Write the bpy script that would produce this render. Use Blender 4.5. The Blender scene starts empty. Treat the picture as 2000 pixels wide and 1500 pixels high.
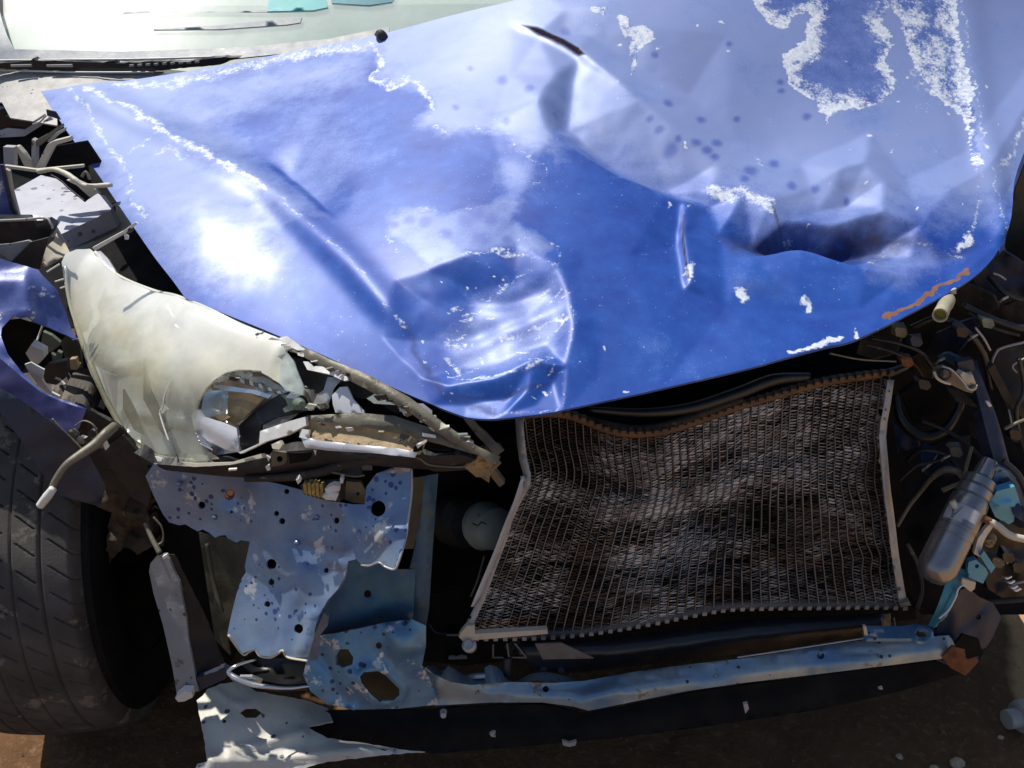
import bpy, bmesh, math, random
import numpy as np
from mathutils import Vector, noise as mnoise
from mathutils.geometry import delaunay_2d_cdt
random.seed(5); rng = np.random.RandomState(5)
S = bpy.context.scene; COL = S.collection
# ------------------------------------------------------------------ camera, sky, sun, exposure
CAM = np.array([0.0, 0.0, 1.30]); PITCH = math.radians(30); F = 1800.0
cd = bpy.data.cameras.new('camera'); cam = bpy.data.objects.new('camera', cd); COL.objects.link(cam)
cam.location = CAM; cam.rotation_euler = (math.radians(60), 0, 0)
cd.sensor_width = 36; cd.lens = 36 * F / 2000; cd.clip_start = 0.02; cd.clip_end = 2000
S.camera = cam
SUN = Vector((-0.36, 0.30, 0.88)).normalized()
el = math.asin(SUN.z); az = math.atan2(SUN.x, SUN.y)
W = bpy.data.worlds.new('World'); S.world = W; W.use_nodes = True
nt = W.node_tree; sky = nt.nodes.new('ShaderNodeTexSky'); sky.sky_type = 'NISHITA'; sky.sun_disc = False
sky.sun_elevation = el; sky.sun_rotation = az; sky.air_density = 1.0; sky.dust_density = 1.0; sky.ozone_density = 1.5
nt.links.new(sky.outputs[0], nt.nodes['Background'].inputs[0]); nt.nodes['Background'].inputs[1].default_value = 0.10
ld = bpy.data.lights.new('sun', 'SUN'); ld.energy = 4.6; ld.angle = math.radians(0.5); ld.color = (1, 0.95, 0.86)
sun = bpy.data.objects.new('sun', ld); COL.objects.link(sun); sun.rotation_euler = SUN.to_track_quat('Z', 'Y').to_euler()
S.view_settings.view_transform = 'Standard'; S.view_settings.look = 'None'; S.view_settings.exposure = 0.05; S.view_settings.gamma = 1
# ------------------------------------------------------------------ geometry helpers
ct, st = math.cos(PITCH), math.sin(PITCH)
def ray(u, v):
    a = (np.asarray(u, float) - 1000) / F; b = (750 - np.asarray(v, float)) / F
    return np.stack([a, ct + st * b, -st + ct * b], -1)
def P(u, v, Y):
    d = ray(u, v); return CAM + d * (Y / d[1])
def Z(u, v, z):                       # depth at which the sight line meets height z
    d = ray(u, v); return (u, v, (z - CAM[2]) / d[2] * d[1])
class TPS:
    def __init__(s, ctrl):
        c = np.array(ctrl, float); uv = c[:, :2] / 1000; d = ray(c[:, 0], c[:, 1]); val = d[:, 1] / c[:, 2]
        n = len(c); s.uv = uv; K = s.k(uv, uv) + np.eye(n) * 1e-6
        Q = np.c_[np.ones(n), uv]
        if n >= 4:
            A = np.block([[K, Q], [Q.T, np.zeros((3, 3))]]); s.w = np.linalg.lstsq(A, np.r_[val, 0, 0, 0], rcond=None)[0]
        else:
            s.w = np.r_[np.zeros(n), np.linalg.lstsq(Q, val, rcond=None)[0]]
    def k(s, a, b):
        r2 = ((a[:, None, :] - b[None]) ** 2).sum(-1); return 0.5 * r2 * np.log(r2 + 1e-9)
    def t(s, u, v):
        q = np.stack([np.ravel(u), np.ravel(v)], -1) / 1000.0
        return 1.0 / (s.k(q, s.uv) @ s.w[:len(s.uv)] + np.c_[np.ones(len(q)), q] @ s.w[len(s.uv):])
def pdist(q, poly, closed=False, arc=False):     # signed distance (px) to a polyline, positive on the image-right-hand side
    p = np.array(poly, float)
    if closed: p = np.vstack([p, p[:1]])
    best = np.full(len(q), 1e9); sg = np.ones(len(q)); ap = np.zeros(len(q)); ls = np.hypot(*np.diff(p, axis=0).T); cs = np.r_[0, np.cumsum(ls)] / (ls.sum() + 1e-9)
    for i, (a, b) in enumerate(zip(p[:-1], p[1:])):
        ab = b - a; L = (ab ** 2).sum() + 1e-9
        h = np.clip(((q - a) @ ab) / L, 0, 1); r = q - a - h[:, None] * ab
        d = np.hypot(r[:, 0], r[:, 1]); c = ab[0] * (q[:, 1] - a[1]) - ab[1] * (q[:, 0] - a[0])
        m = d < best; best[m] = d[m]; sg[m] = np.where(c[m] >= 0, 1, -1); ap[m] = (cs[i] + h * (cs[i + 1] - cs[i]))[m]
    return (best * sg, ap) if arc else best * sg
def inside(q, poly):
    p = np.array(poly, float); r = np.zeros(len(q), bool); j = len(p) - 1
    for i in range(len(p)):
        c = (p[i, 1] > q[:, 1]) != (p[j, 1] > q[:, 1])
        x = (p[j, 0] - p[i, 0]) * (q[:, 1] - p[i, 1]) / (p[j, 1] - p[i, 1] + 1e-12) + p[i, 0]
        r ^= c & (q[:, 0] < x); j = i
    return r
def crease(q, poly, amp, wn, wp, tp=.3):     # ridge (amp>0) or groove, own width on each side, fading out at its ends
    d, s = pdist(q, poly, False, True); w = np.where(d < 0, wn, wp); k = np.clip(np.minimum(s, 1 - s) / tp, 0, 1)
    return amp * np.exp(-(d / w) ** 2) * k * k * (3 - 2 * k)
def blob(q, c, rx, ry, amp, p=2):
    r = np.sqrt(((q[:, 0] - c[0]) / rx) ** 2 + ((q[:, 1] - c[1]) / ry) ** 2); return amp * np.exp(-r ** p)
def vnoise(pts, f, octv=3, seed=0):
    o = Vector((seed * 7.3, seed * 3.1, seed))
    return np.array([mnoise.fractal(Vector(p) * f + o, 1.0, 2.0, octv) for p in pts])
def densify(poly, step, closed=True):
    p = list(poly); out = []
    n = len(p) if closed else len(p) - 1
    for i in range(n):
        a = np.array(p[i], float); b = np.array(p[(i + 1) % len(p)], float)
        k = max(1, int(np.hypot(*(b - a)[:2]) // step))
        for j in range(k): out.append(tuple(a + (b - a) * j / k))
    if not closed: out.append(tuple(p[-1]))
    return out
def smooth_line(pts, n):              # Catmull-Rom through points of any dimension
    p = np.array(pts, float)
    if len(p) < 3: return p[0] + (p[-1] - p[0]) * np.linspace(0, 1, n)[:, None]
    e = np.vstack([2 * p[0] - p[1], p, 2 * p[-1] - p[-2]]); T = np.linspace(0, len(p) - 1 - 1e-6, n); out = []
    for t in T:
        i = int(t); f = t - i; a, b, c, d = e[i:i + 4]
        out.append(0.5 * (2 * b + (c - a) * f + (2 * a - 5 * b + 4 * c - d) * f ** 2 + (3 * b - a - 3 * c + d) * f ** 3))
    return np.array(out)
def link(name, verts, faces, mat, parent=None, smooth=True, flat_from=None):
    me = bpy.data.meshes.new(name); me.from_pydata([tuple(map(float, v)) for v in verts], [], [tuple(map(int, f)) for f in faces]); me.update()
    if mat: me.materials.append(mat)
    fl = np.full(len(me.polygons), smooth)
    if flat_from is not None: fl[flat_from:] = False
    me.polygons.foreach_set('use_smooth', fl)
    o = bpy.data.objects.new(name, me); COL.objects.link(o)
    if parent is not None: o.parent = parent
    return o
def solid(verts, faces, thick):       # give an open sheet real thickness on the side away from the viewer
    V = np.array(verts, float); Fs = [list(f) for f in faces]; N = np.zeros_like(V)
    for f in Fs:
        n = np.cross(V[f[1]] - V[f[0]], V[f[2]] - V[f[0]])
        if len(f) == 4: n = n + np.cross(V[f[2]] - V[f[0]], V[f[3]] - V[f[0]])
        for i in f: N[i] += n
    N /= np.linalg.norm(N, axis=1)[:, None] + 1e-12
    B = V - N * thick; n = len(V); cnt = {}
    for f in Fs:
        for i in range(len(f)):
            a, b = f[i], f[(i + 1) % len(f)]; cnt[(a, b)] = 1
    edges = [(a, b) for a, b in cnt if (b, a) not in cnt]
    out = [tuple(v) for v in V] + [tuple(v) for v in B]; ff = list(Fs) + [[i + n for i in f[::-1]] for f in Fs]; k = len(ff)
    for a, b in edges:
        s = len(out); out += [tuple(V[a]), tuple(V[b]), tuple(B[b]), tuple(B[a])]; ff.append([s, s + 3, s + 2, s + 1])
    return out, ff, k
def sheet(name, outline, ctrl, mat, parent, thick=0.0015, holes=(), step=14, bumps=(), rough=0.0, rf=30, ragged=0.0, seed=None, label=None):
    """A cut, bent piece of sheet: outline and bends from the photograph, its own depth, real thickness, real holes."""
    seed = seed if seed is not None else abs(hash(name + str(outline[0]))) % 50
    if isinstance(ctrl, (int, float)): ctrl = [(u, v, ctrl) for u, v in ((0, 0), (1000, 0), (0, 1000))]
    tps = TPS(ctrl)
    ol = densify(outline, step)
    if ragged:
        ol = [(u + ragged * mnoise.noise(Vector((u * .09, v * .09, seed))), v + ragged * mnoise.noise(Vector((u * .09, v * .09, seed + 9)))) for u, v in ol]
    hs = []
    for h in holes:
        if len(h) == 3 and not isinstance(h[0], tuple): hs.append([(h[0] + h[2] * math.cos(k * math.pi / 8), h[1] + h[2] * 1.05 * math.sin(k * math.pi / 8)) for k in range(16)])
        else: hs.append(list(h))
    pts = []; edges = []
    for loop in [ol] + hs:
        s = len(pts); pts += loop; edges += [(s + i, s + (i + 1) % len(loop)) for i in range(len(loop))]
    A = np.array(ol); x0, y0 = A.min(0); x1, y1 = A.max(0)
    g = np.array([(x + (step / 2 if (j % 2) else 0), y) for j, y in enumerate(np.arange(y0 + step / 2, y1, step * .87)) for x in np.arange(x0 + step / 2, x1, step)])
    if len(g):
        ok = inside(g, ol) & (np.abs(pdist(g, ol, True)) > step * .45)
        for h in hs: ok &= ~inside(g, h) & (np.abs(pdist(g, h, True)) > step * .3)
        pts = pts + [tuple(p) for p in g[ok]]
    r = delaunay_2d_cdt([Vector(p) for p in pts], edges, [], 0, 1e-4)
    q = np.array([tuple(p) for p in r[0]]); fs = []
    cen = np.array([q[list(f)].mean(0) for f in r[2]]); keep = inside(cen, ol)
    for h in hs: keep &= ~inside(cen, h)
    for f, k in zip(r[2], keep):
        if k:
            a, b, c = q[f[0]], q[f[1]], q[f[2]]
            cr = (b[0] - a[0]) * (c[1] - a[1]) - (b[1] - a[1]) * (c[0] - a[0])
            fs.append(f[::-1] if cr > 0 else f)
    t = tps.t(q[:, 0], q[:, 1])
    for bf in bumps: t = t - bf(q)
    d = ray(q[:, 0], q[:, 1]); V = CAM + d * t[:, None]
    if rough: V = V - d * (rough * vnoise(V, rf, 3, seed))[:, None]
    ov, of, k = solid(V, fs, thick)
    o = link(name, ov, of, mat, parent, True, k)
    if label: o['label'] = label
    return o
def shelf(q, poly, amp, w1, w2, tp=.3):        # a bend: the metal turns down past the line and comes back further on
    d, s = pdist(q, poly, False, True); k = np.clip(np.minimum(s, 1 - s) / tp, 0, 1); dp = np.maximum(d, 0)
    return amp * (1 - np.exp(-(dp / w1) ** 1.5)) * np.exp(-(dp / w2) ** 2) * k * k * (3 - 2 * k)
cr = lambda poly, amp, wn, wp: (lambda q: crease(q, poly, amp, wn, wp, .02))
bl = lambda c, rx, ry, amp, p=2: (lambda q: blob(q, c, rx, ry, amp, p))
def sweep(pts3, r, n=40, sides=10, wob=0, seed=0):
    L = smooth_line(pts3, n); R = np.interp(np.linspace(0, 1, n), np.linspace(0, 1, len(r)), r) if hasattr(r, '__len__') else np.full(n, r)
    V = []; Fs = []; up = np.array([0.13, -.4, 1.0]); prev = None
    for i in range(n):
        tg = L[min(i + 1, n - 1)] - L[max(i - 1, 0)]; tg = tg / (np.linalg.norm(tg) + 1e-9)
        x = np.cross(tg, up) if prev is None else prev - tg * (prev @ tg); x /= np.linalg.norm(x) + 1e-9; prev = x; y = np.cross(tg, x)
        rr = R[i] * (1 + wob * mnoise.noise(Vector((i * .7, seed, 0))))
        for k in range(sides):
            a = 2 * math.pi * k / sides; V.append(L[i] + rr * (x * math.cos(a) + y * math.sin(a)))
    for i in range(n - 1):
        for k in range(sides):
            a = i * sides + k; b = i * sides + (k + 1) % sides; Fs.append((a, b, b + sides, a + sides))
    Fs.append(tuple(range(sides))[::-1]); Fs.append(tuple(range((n - 1) * sides, n * sides)))
    return V, Fs
def tube(name, pts, r, mat, parent, n=None, sides=10, wob=0, label=None):   # r in photo pixels (about 0.7 mm each)
    rr = [x * .00072 for x in r] if hasattr(r, '__len__') else r * .00072
    V, Fs = sweep([P(*p) for p in pts], rr, n or max(8, 8 * len(pts)), sides, wob, len(name))
    o = link(name, V, Fs, mat, parent)
    if label: o['label'] = label
    return o
def lathe(name, a, b, prof, mat, parent, sides=32, smooth=True, capped=True):
    a = np.array(a, float); b = np.array(b, float); ax = (b - a); L = np.linalg.norm(ax); ax /= L
    x = np.cross(ax, [0.2, 0.9, .3]); x /= np.linalg.norm(x); y = np.cross(ax, x); V = []; Fs = []
    for s, r in prof:
        for k in range(sides):
            t = 2 * math.pi * k / sides; V.append(a + ax * L * s + r * (x * math.cos(t) + y * math.sin(t)))
    for i in range(len(prof) - 1):
        for k in range(sides):
            p = i * sides + k; q = i * sides + (k + 1) % sides; Fs.append((p, q, q + sides, p + sides))
    if capped:
        Fs.append(tuple(range(sides))[::-1]); n = (len(prof) - 1) * sides; Fs.append(tuple(range(n, n + sides)))
    o = link(name, V, Fs, mat, parent, smooth)
    if smooth: 
        try: o.data.set_sharp_from_angle(angle=math.radians(38))
        except Exception: pass
    return o
def block(name, c, size, mat, parent, rz=0, rx=0, bev=0.004):
    bm = bmesh.new(); bmesh.ops.create_cube(bm, size=1); bmesh.ops.scale(bm, vec=size, verts=bm.verts)
    bmesh.ops.bevel(bm, geom=bm.edges[:], offset=min(bev, min(size) * .4), segments=2, affect='EDGES')
    me = bpy.data.meshes.new(name); bm.to_mesh(me); bm.free(); me.materials.append(mat)
    o = bpy.data.objects.new(name, me); COL.objects.link(o); o.location = c; o.rotation_euler = (rx, 0, rz)
    if parent: o.parent = parent
    return o
def rock(name, c, r, mat, seed, parent=None, flat=.6):
    bm = bmesh.new(); bmesh.ops.create_icosphere(bm, subdivisions=3, radius=1)
    for v in bm.verts:
        n = 1 + .28 * mnoise.fractal(v.co * 1.3 + Vector((seed, 0, 0)), 1, 2, 4); v.co *= n; v.co.z *= flat
    bmesh.ops.scale(bm, vec=(r, r * .85, r), verts=bm.verts)
    me = bpy.data.meshes.new(name); bm.to_mesh(me); bm.free(); me.materials.append(mat)
    me.polygons.foreach_set('use_smooth', [True] * len(me.polygons))
    o = bpy.data.objects.new(name, me); COL.objects.link(o); o.location = c
    if parent: o.parent = parent
    return o
# ------------------------------------------------------------------ materials
def N(nt, t, **kw):
    n = nt.nodes.new(t)
    for k, v in kw.items():
        if k.startswith('i'): n.inputs[int(k[1:])].default_value = v
        else: setattr(n, k, v)
    return n
def base(name):
    m = bpy.data.materials.new(name); m.use_nodes = True; nt = m.node_tree
    return m, nt, nt.nodes['Principled BSDF'], nt.nodes.new('ShaderNodeTexCoord')
def noise(nt, tc, scale, detail=6, rough=.6, vec=None):
    n = N(nt, 'ShaderNodeTexNoise'); n.inputs['Scale'].default_value = scale; n.inputs['Detail'].default_value = detail; n.inputs['Roughness'].default_value = rough
    nt.links.new(vec or tc.outputs['Object'], n.inputs['Vector']); return n
def ramp(nt, src, a, b, ca=(0, 0, 0, 1), cb=(1, 1, 1, 1)):
    r = N(nt, 'ShaderNodeValToRGB'); e = r.color_ramp.elements; e[0].position = a; e[1].position = b; e[0].color = ca; e[1].color = cb
    nt.links.new(src, r.inputs[0]); return r
def mixc(nt, fac, a, b):
    m = N(nt, 'ShaderNodeMix', data_type='RGBA')
    for s, x in ((0, fac), (6, a), (7, b)):
        if isinstance(x, (tuple, list)): m.inputs[s].default_value = (*x[:3], 1)
        elif isinstance(x, (int, float)): m.inputs[s].default_value = x
        else: nt.links.new(x, m.inputs[s])
    return m.outputs[2]
def math_(nt, op, a, b=0.0, clamp=False):
    m = N(nt, 'ShaderNodeMath', operation=op, use_clamp=clamp)
    for i, x in enumerate((a, b)):
        if isinstance(x, (int, float)): m.inputs[i].default_value = x
        else: nt.links.new(x, m.inputs[i])
    return m.outputs[0]
def M(name, c1, c2=None, sc=25, rough=.5, metal=0, bump=.15, bsc=180, wear=None, wsc=60, wth=.62, spots=None, ssc=90, sth=.22, spec=.5, coat=0, lo=.35, hi=.65):
    """Painted or bare surface: two tones broken up by noise, optional worn-through colour, optional round stains, fine relief."""
    m, nt, b, tc = base(name); c2 = c2 or tuple(x * .6 for x in c1)
    col = mixc(nt, ramp(nt, noise(nt, tc, sc).outputs[0], lo, hi).outputs[0], c1, c2)
    if wear: col = mixc(nt, ramp(nt, noise(nt, tc, wsc, 9, .68).outputs[0], wth, wth + .04).outputs[0], col, wear)
    if spots:
        w = N(nt, 'ShaderNodeTexVoronoi', feature='F1'); w.inputs['Scale'].default_value = ssc; nt.links.new(tc.outputs['Object'], w.inputs['Vector'])
        k = noise(nt, tc, 16, 4); th = math_(nt, 'MULTIPLY', math_(nt, 'MAXIMUM', math_(nt, 'SUBTRACT', k.outputs[0], .42), 0.0), sth * 9)
        col = mixc(nt, ramp(nt, math_(nt, 'SUBTRACT', th, w.outputs['Distance']), .0, .04).outputs[0], col, spots)
    nt.links.new(col, b.inputs['Base Color'])
    rn = noise(nt, tc, 55); rr = math_(nt, 'MULTIPLY_ADD', rn.outputs[0], .3); nt.nodes[-1].inputs[2].default_value = rough - .15
    nt.links.new(rr, b.inputs['Roughness']); b.inputs['Metallic'].default_value = metal; b.inputs['Specular IOR Level'].default_value = spec
    b.inputs['Coat Weight'].default_value = coat; b.inputs['Coat Roughness'].default_value = .12
    if bump:
        bn = N(nt, 'ShaderNodeBump'); bn.inputs['Strength'].default_value = bump; bn.inputs['Distance'].default_value = .004
        nt.links.new(noise(nt, tc, bsc, 8, .65).outputs[0], bn.inputs['Height']); nt.links.new(bn.outputs[0], b.inputs['Normal'])
    return m
DIRT = (.16, .11, .07)
m_black = M('black_plastic', (.012, .012, .015), (.03, .028, .028), 20, .5, 0, .2, wear=(.09, .075, .06), wsc=45, wth=.64)
m_black_gloss = M('black_gloss_rubber', (.01, .011, .014), (.02, .02, .022), 15, .32, 0, .1, wear=(.06, .055, .05), wsc=30, wth=.66)
m_void = M('matte_shade_black', (.005, .005, .006), (.012, .011, .011), 14, .8, 0, .2, spec=.15)  # also puts the darkness of recesses and hidden sides into the colour
m_navy = M('dark_navy_paint', (.018, .03, .075), (.03, .035, .05), 14, .45, .2, .2, wear=(.1, .09, .08), wsc=50, wth=.66)
m_grey = M('dusty_grey_metal', (.42, .41, .40), (.30, .29, .28), 18, .6, .1, .2, spots=(.12, .11, .10), ssc=60, sth=.12)
m_lid = M('lavender_grey_lid', (.50, .51, .58), (.40, .40, .46), 22, .55, 0, .15, spots=(.16, .15, .19), ssc=55, sth=.17)
m_cream = M('cream_plastic', (.62, .57, .46), (.52, .47, .37), 15, .5, 0, .15, wear=(.3, .26, .2), wsc=40, wth=.70)
m_tan = M('tan_plastic', (.42, .30, .16), (.24, .16, .08), 35, .55, 0, .4, wear=(.10, .07, .04), wsc=60, wth=.58)
m_brown = M('brown_grime', (.05, .036, .026), (.022, .018, .016), 25, .75, 0, .5, wear=(.13, .085, .05), wsc=40, wth=.62)
m_mud = M('dried_mud', (.10, .065, .038), (.035, .024, .016), 40, .95, 0, 1.0, 120, wear=(.2, .14, .09), wsc=90, wth=.63)
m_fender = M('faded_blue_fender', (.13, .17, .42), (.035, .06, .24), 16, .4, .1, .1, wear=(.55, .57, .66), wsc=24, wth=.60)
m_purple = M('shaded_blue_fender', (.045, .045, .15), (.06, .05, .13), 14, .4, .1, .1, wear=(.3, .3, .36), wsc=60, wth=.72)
m_plate = M('hazed_blue_steel', (.25, .32, .43), (.13, .19, .33), 14, .34, .4, .12, wear=(.52, .53, .54), wsc=22, wth=.585, spots=(.05, .07, .20), ssc=85, sth=.19)
m_plate2 = M('blue_green_steel', (.06, .14, .20), (.035, .075, .16), 12, .4, .3, .15, wear=(.12, .12, .10), wsc=22, wth=.62)
m_steel_blue = M('scuffed_blue_steel', (.16, .31, .45), (.07, .17, .33), 14, .34, .35, .12, wear=(.58, .60, .60), wsc=26, wth=.57, spots=(.03, .05, .10), ssc=70, sth=.14)
m_beam = M('blue_grey_beam', (.36, .42, .42), (.11, .22, .37), 9, .35, .4, .1, wear=(.16, .13, .09), wsc=26, wth=.60, spots=(.03, .04, .06), ssc=60, sth=.10)
m_teal = M('teal_bracket', (.12, .33, .38), (.06, .24, .34), 20, .35, .3, .1, wear=(.5, .5, .42), wsc=40, wth=.68)
m_cyan = M('bright_blue_bracket', (.06, .27, .52), (.10, .36, .56), 20, .3, .3, .1, wear=(.6, .62, .62), wsc=40, wth=.66)
m_flap = M('spotted_grey_flap', (.26, .255, .26), (.20, .20, .205), 16, .5, 0, .15, wear=(.085, .075, .06), wsc=13, wth=.62, spots=(.05, .05, .055), ssc=70, sth=.2)
m_apron = M('stained_cream_apron', (.56, .54, .48), (.46, .44, .40), 14, .5, .05, .25, wear=(.10, .10, .11), wsc=11, wth=.60, spots=(.08, .08, .085), ssc=50, sth=.17)
m_alu = M('dull_aluminium', (.46, .46, .47), (.34, .34, .34), 30, .42, .5, .25, wear=(.2, .17, .13), wsc=50, wth=.64)
m_chrome = M('scuffed_chrome', (.75, .76, .78), (.62, .63, .66), 12, .2, .85, .05)
m_silver = M('silver_plastic', (.66, .66, .68), (.55, .55, .57), 18, .32, .25, .06, wear=(.3, .27, .22), wsc=40, wth=.70)
m_white = M('white_plastic', (.74, .74, .72), (.62, .60, .56), 30, .4, 0, .1)
m_horn = M('cracked_offwhite_shell', (.44, .47, .42), (.32, .34, .30), 25, .5, 0, .1, wear=(.12, .12, .10), wsc=35, wth=.66)
m_rust = M('rust', (.22, .085, .035), (.10, .04, .02), 60, .85, 0, .6)
m_olive = M('olive_grime', (.10, .095, .06), (.055, .05, .035), 20, .6, .2, .2)
m_trim = M('weathered_olive_trim', (.20, .18, .13), (.11, .10, .075), 24, .45, .1, .25, wear=(.36, .33, .26), wsc=50, wth=.65)
m_gold = M('brass_contacts', (.55, .45, .16), (.3, .24, .1), 60, .4, .4, .2)
m_dry = M('grey_canister', (.30, .30, .31), (.22, .22, .23), 20, .3, .75, .05)
m_rubber = M('worn_tyre_rubber', (.10, .090, .082), (.05, .045, .041), 12, .75, 0, .2, 260, wear=(.18, .15, .12), wsc=20, wth=.58, spec=.3)
m_frit = M('dusty_grey_band', (.30, .33, .38), (.42, .43, .42), 40, .5, 0, .1)
m_dash = M('pale_green_dashboard', (.40, .47, .42), (.48, .52, .46), 6, .55, 0, .1)
m_tealsheet = M('teal_film', (.12, .48, .50), (.2, .58, .56), 12, .4, 0, 0)
m_stone = M('tan_stone', (.50, .40, .28), (.36, .27, .18), 60, .9, 0, .5)
m_greenpcb = M('dull_green_part', (.10, .14, .10), (.2, .24, .19), 40, .5, 0, .1)

def glassy(name, tint, cover, dust, rough=.25, sc=8, zr=None):
    """Clear or hazed plastic/glass: see-through where clean, pale film of dust, yellowing or painted glare elsewhere, sharp or dull gloss on top."""
    m, nt, b, tc = base(name); out = nt.nodes['Material Output']
    b.inputs['Roughness'].default_value = rough; b.inputs['Specular IOR Level'].default_value = .6
    nz = noise(nt, tc, sc, 7, .6); nt.links.new(mixc(nt, ramp(nt, nz.outputs[0], .35, .65).outputs[0], dust, tint), b.inputs['Base Color'])
    tr = N(nt, 'ShaderNodeBsdfTransparent'); tr.inputs[0].default_value = (.92, .94, .92, 1)
    fz = noise(nt, tc, sc * 2.3, 8, .65); f = math_(nt, 'MULTIPLY_ADD', fz.outputs[0], .5, True); nt.nodes[-1].inputs[2].default_value = cover - .25
    if zr:                            # hazier towards the top, where blown-out sunlight is put into the colour
        sz = N(nt, 'ShaderNodeSeparateXYZ'); nt.links.new(tc.outputs['Object'], sz.inputs[0]); mr = N(nt, 'ShaderNodeMapRange'); nt.links.new(sz.outputs[2], mr.inputs[0])
        for i, x in enumerate(zr): mr.inputs[i + 1].default_value = x
        f = math_(nt, 'ADD', f, mr.outputs[0], True)
        b.inputs['Coat Weight'].default_value = 1; b.inputs['Coat Roughness'].default_value = .04
        sm = ramp(nt, noise(nt, tc, 11, 8, .62).outputs[0], .5, .72); c0 = b.inputs['Base Color'].links[0].from_socket; mt = N(nt, 'ShaderNodeMapRange'); nt.links.new(sz.outputs[2], mt.inputs[0]); mt.inputs[1].default_value = zr[0] + .03; mt.inputs[2].default_value = zr[1]
        c0 = mixc(nt, math_(nt, 'MULTIPLY', mt.outputs[0], .85), c0, (.95, .95, .91)); nt.links.new(mixc(nt, math_(nt, 'MULTIPLY', sm.outputs[0], .22), c0, (.40, .37, .28)), b.inputs['Base Color'])
    mx = N(nt, 'ShaderNodeMixShader'); nt.links.new(f, mx.inputs[0]); nt.links.new(tr.outputs[0], mx.inputs[1]); nt.links.new(b.outputs[0], mx.inputs[2])
    nt.links.new(mx.outputs[0], out.inputs[0]); return m
m_lens = glassy('yellowed_lens', (.96, .94, .80), .25, (.93, .87, .60), .14, 9, (.68, .775, -.10, .55))
m_shard = glassy('clear_plastic_shard', (.6, .66, .66), .42, (.5, .55, .52), .12, 25)
m_glass = glassy('dusty_glare_windscreen', (.66, .77, .71), .46, (.80, .87, .82), .30, 3)  # dust film kept pale so its colour carries the windscreen glare

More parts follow.
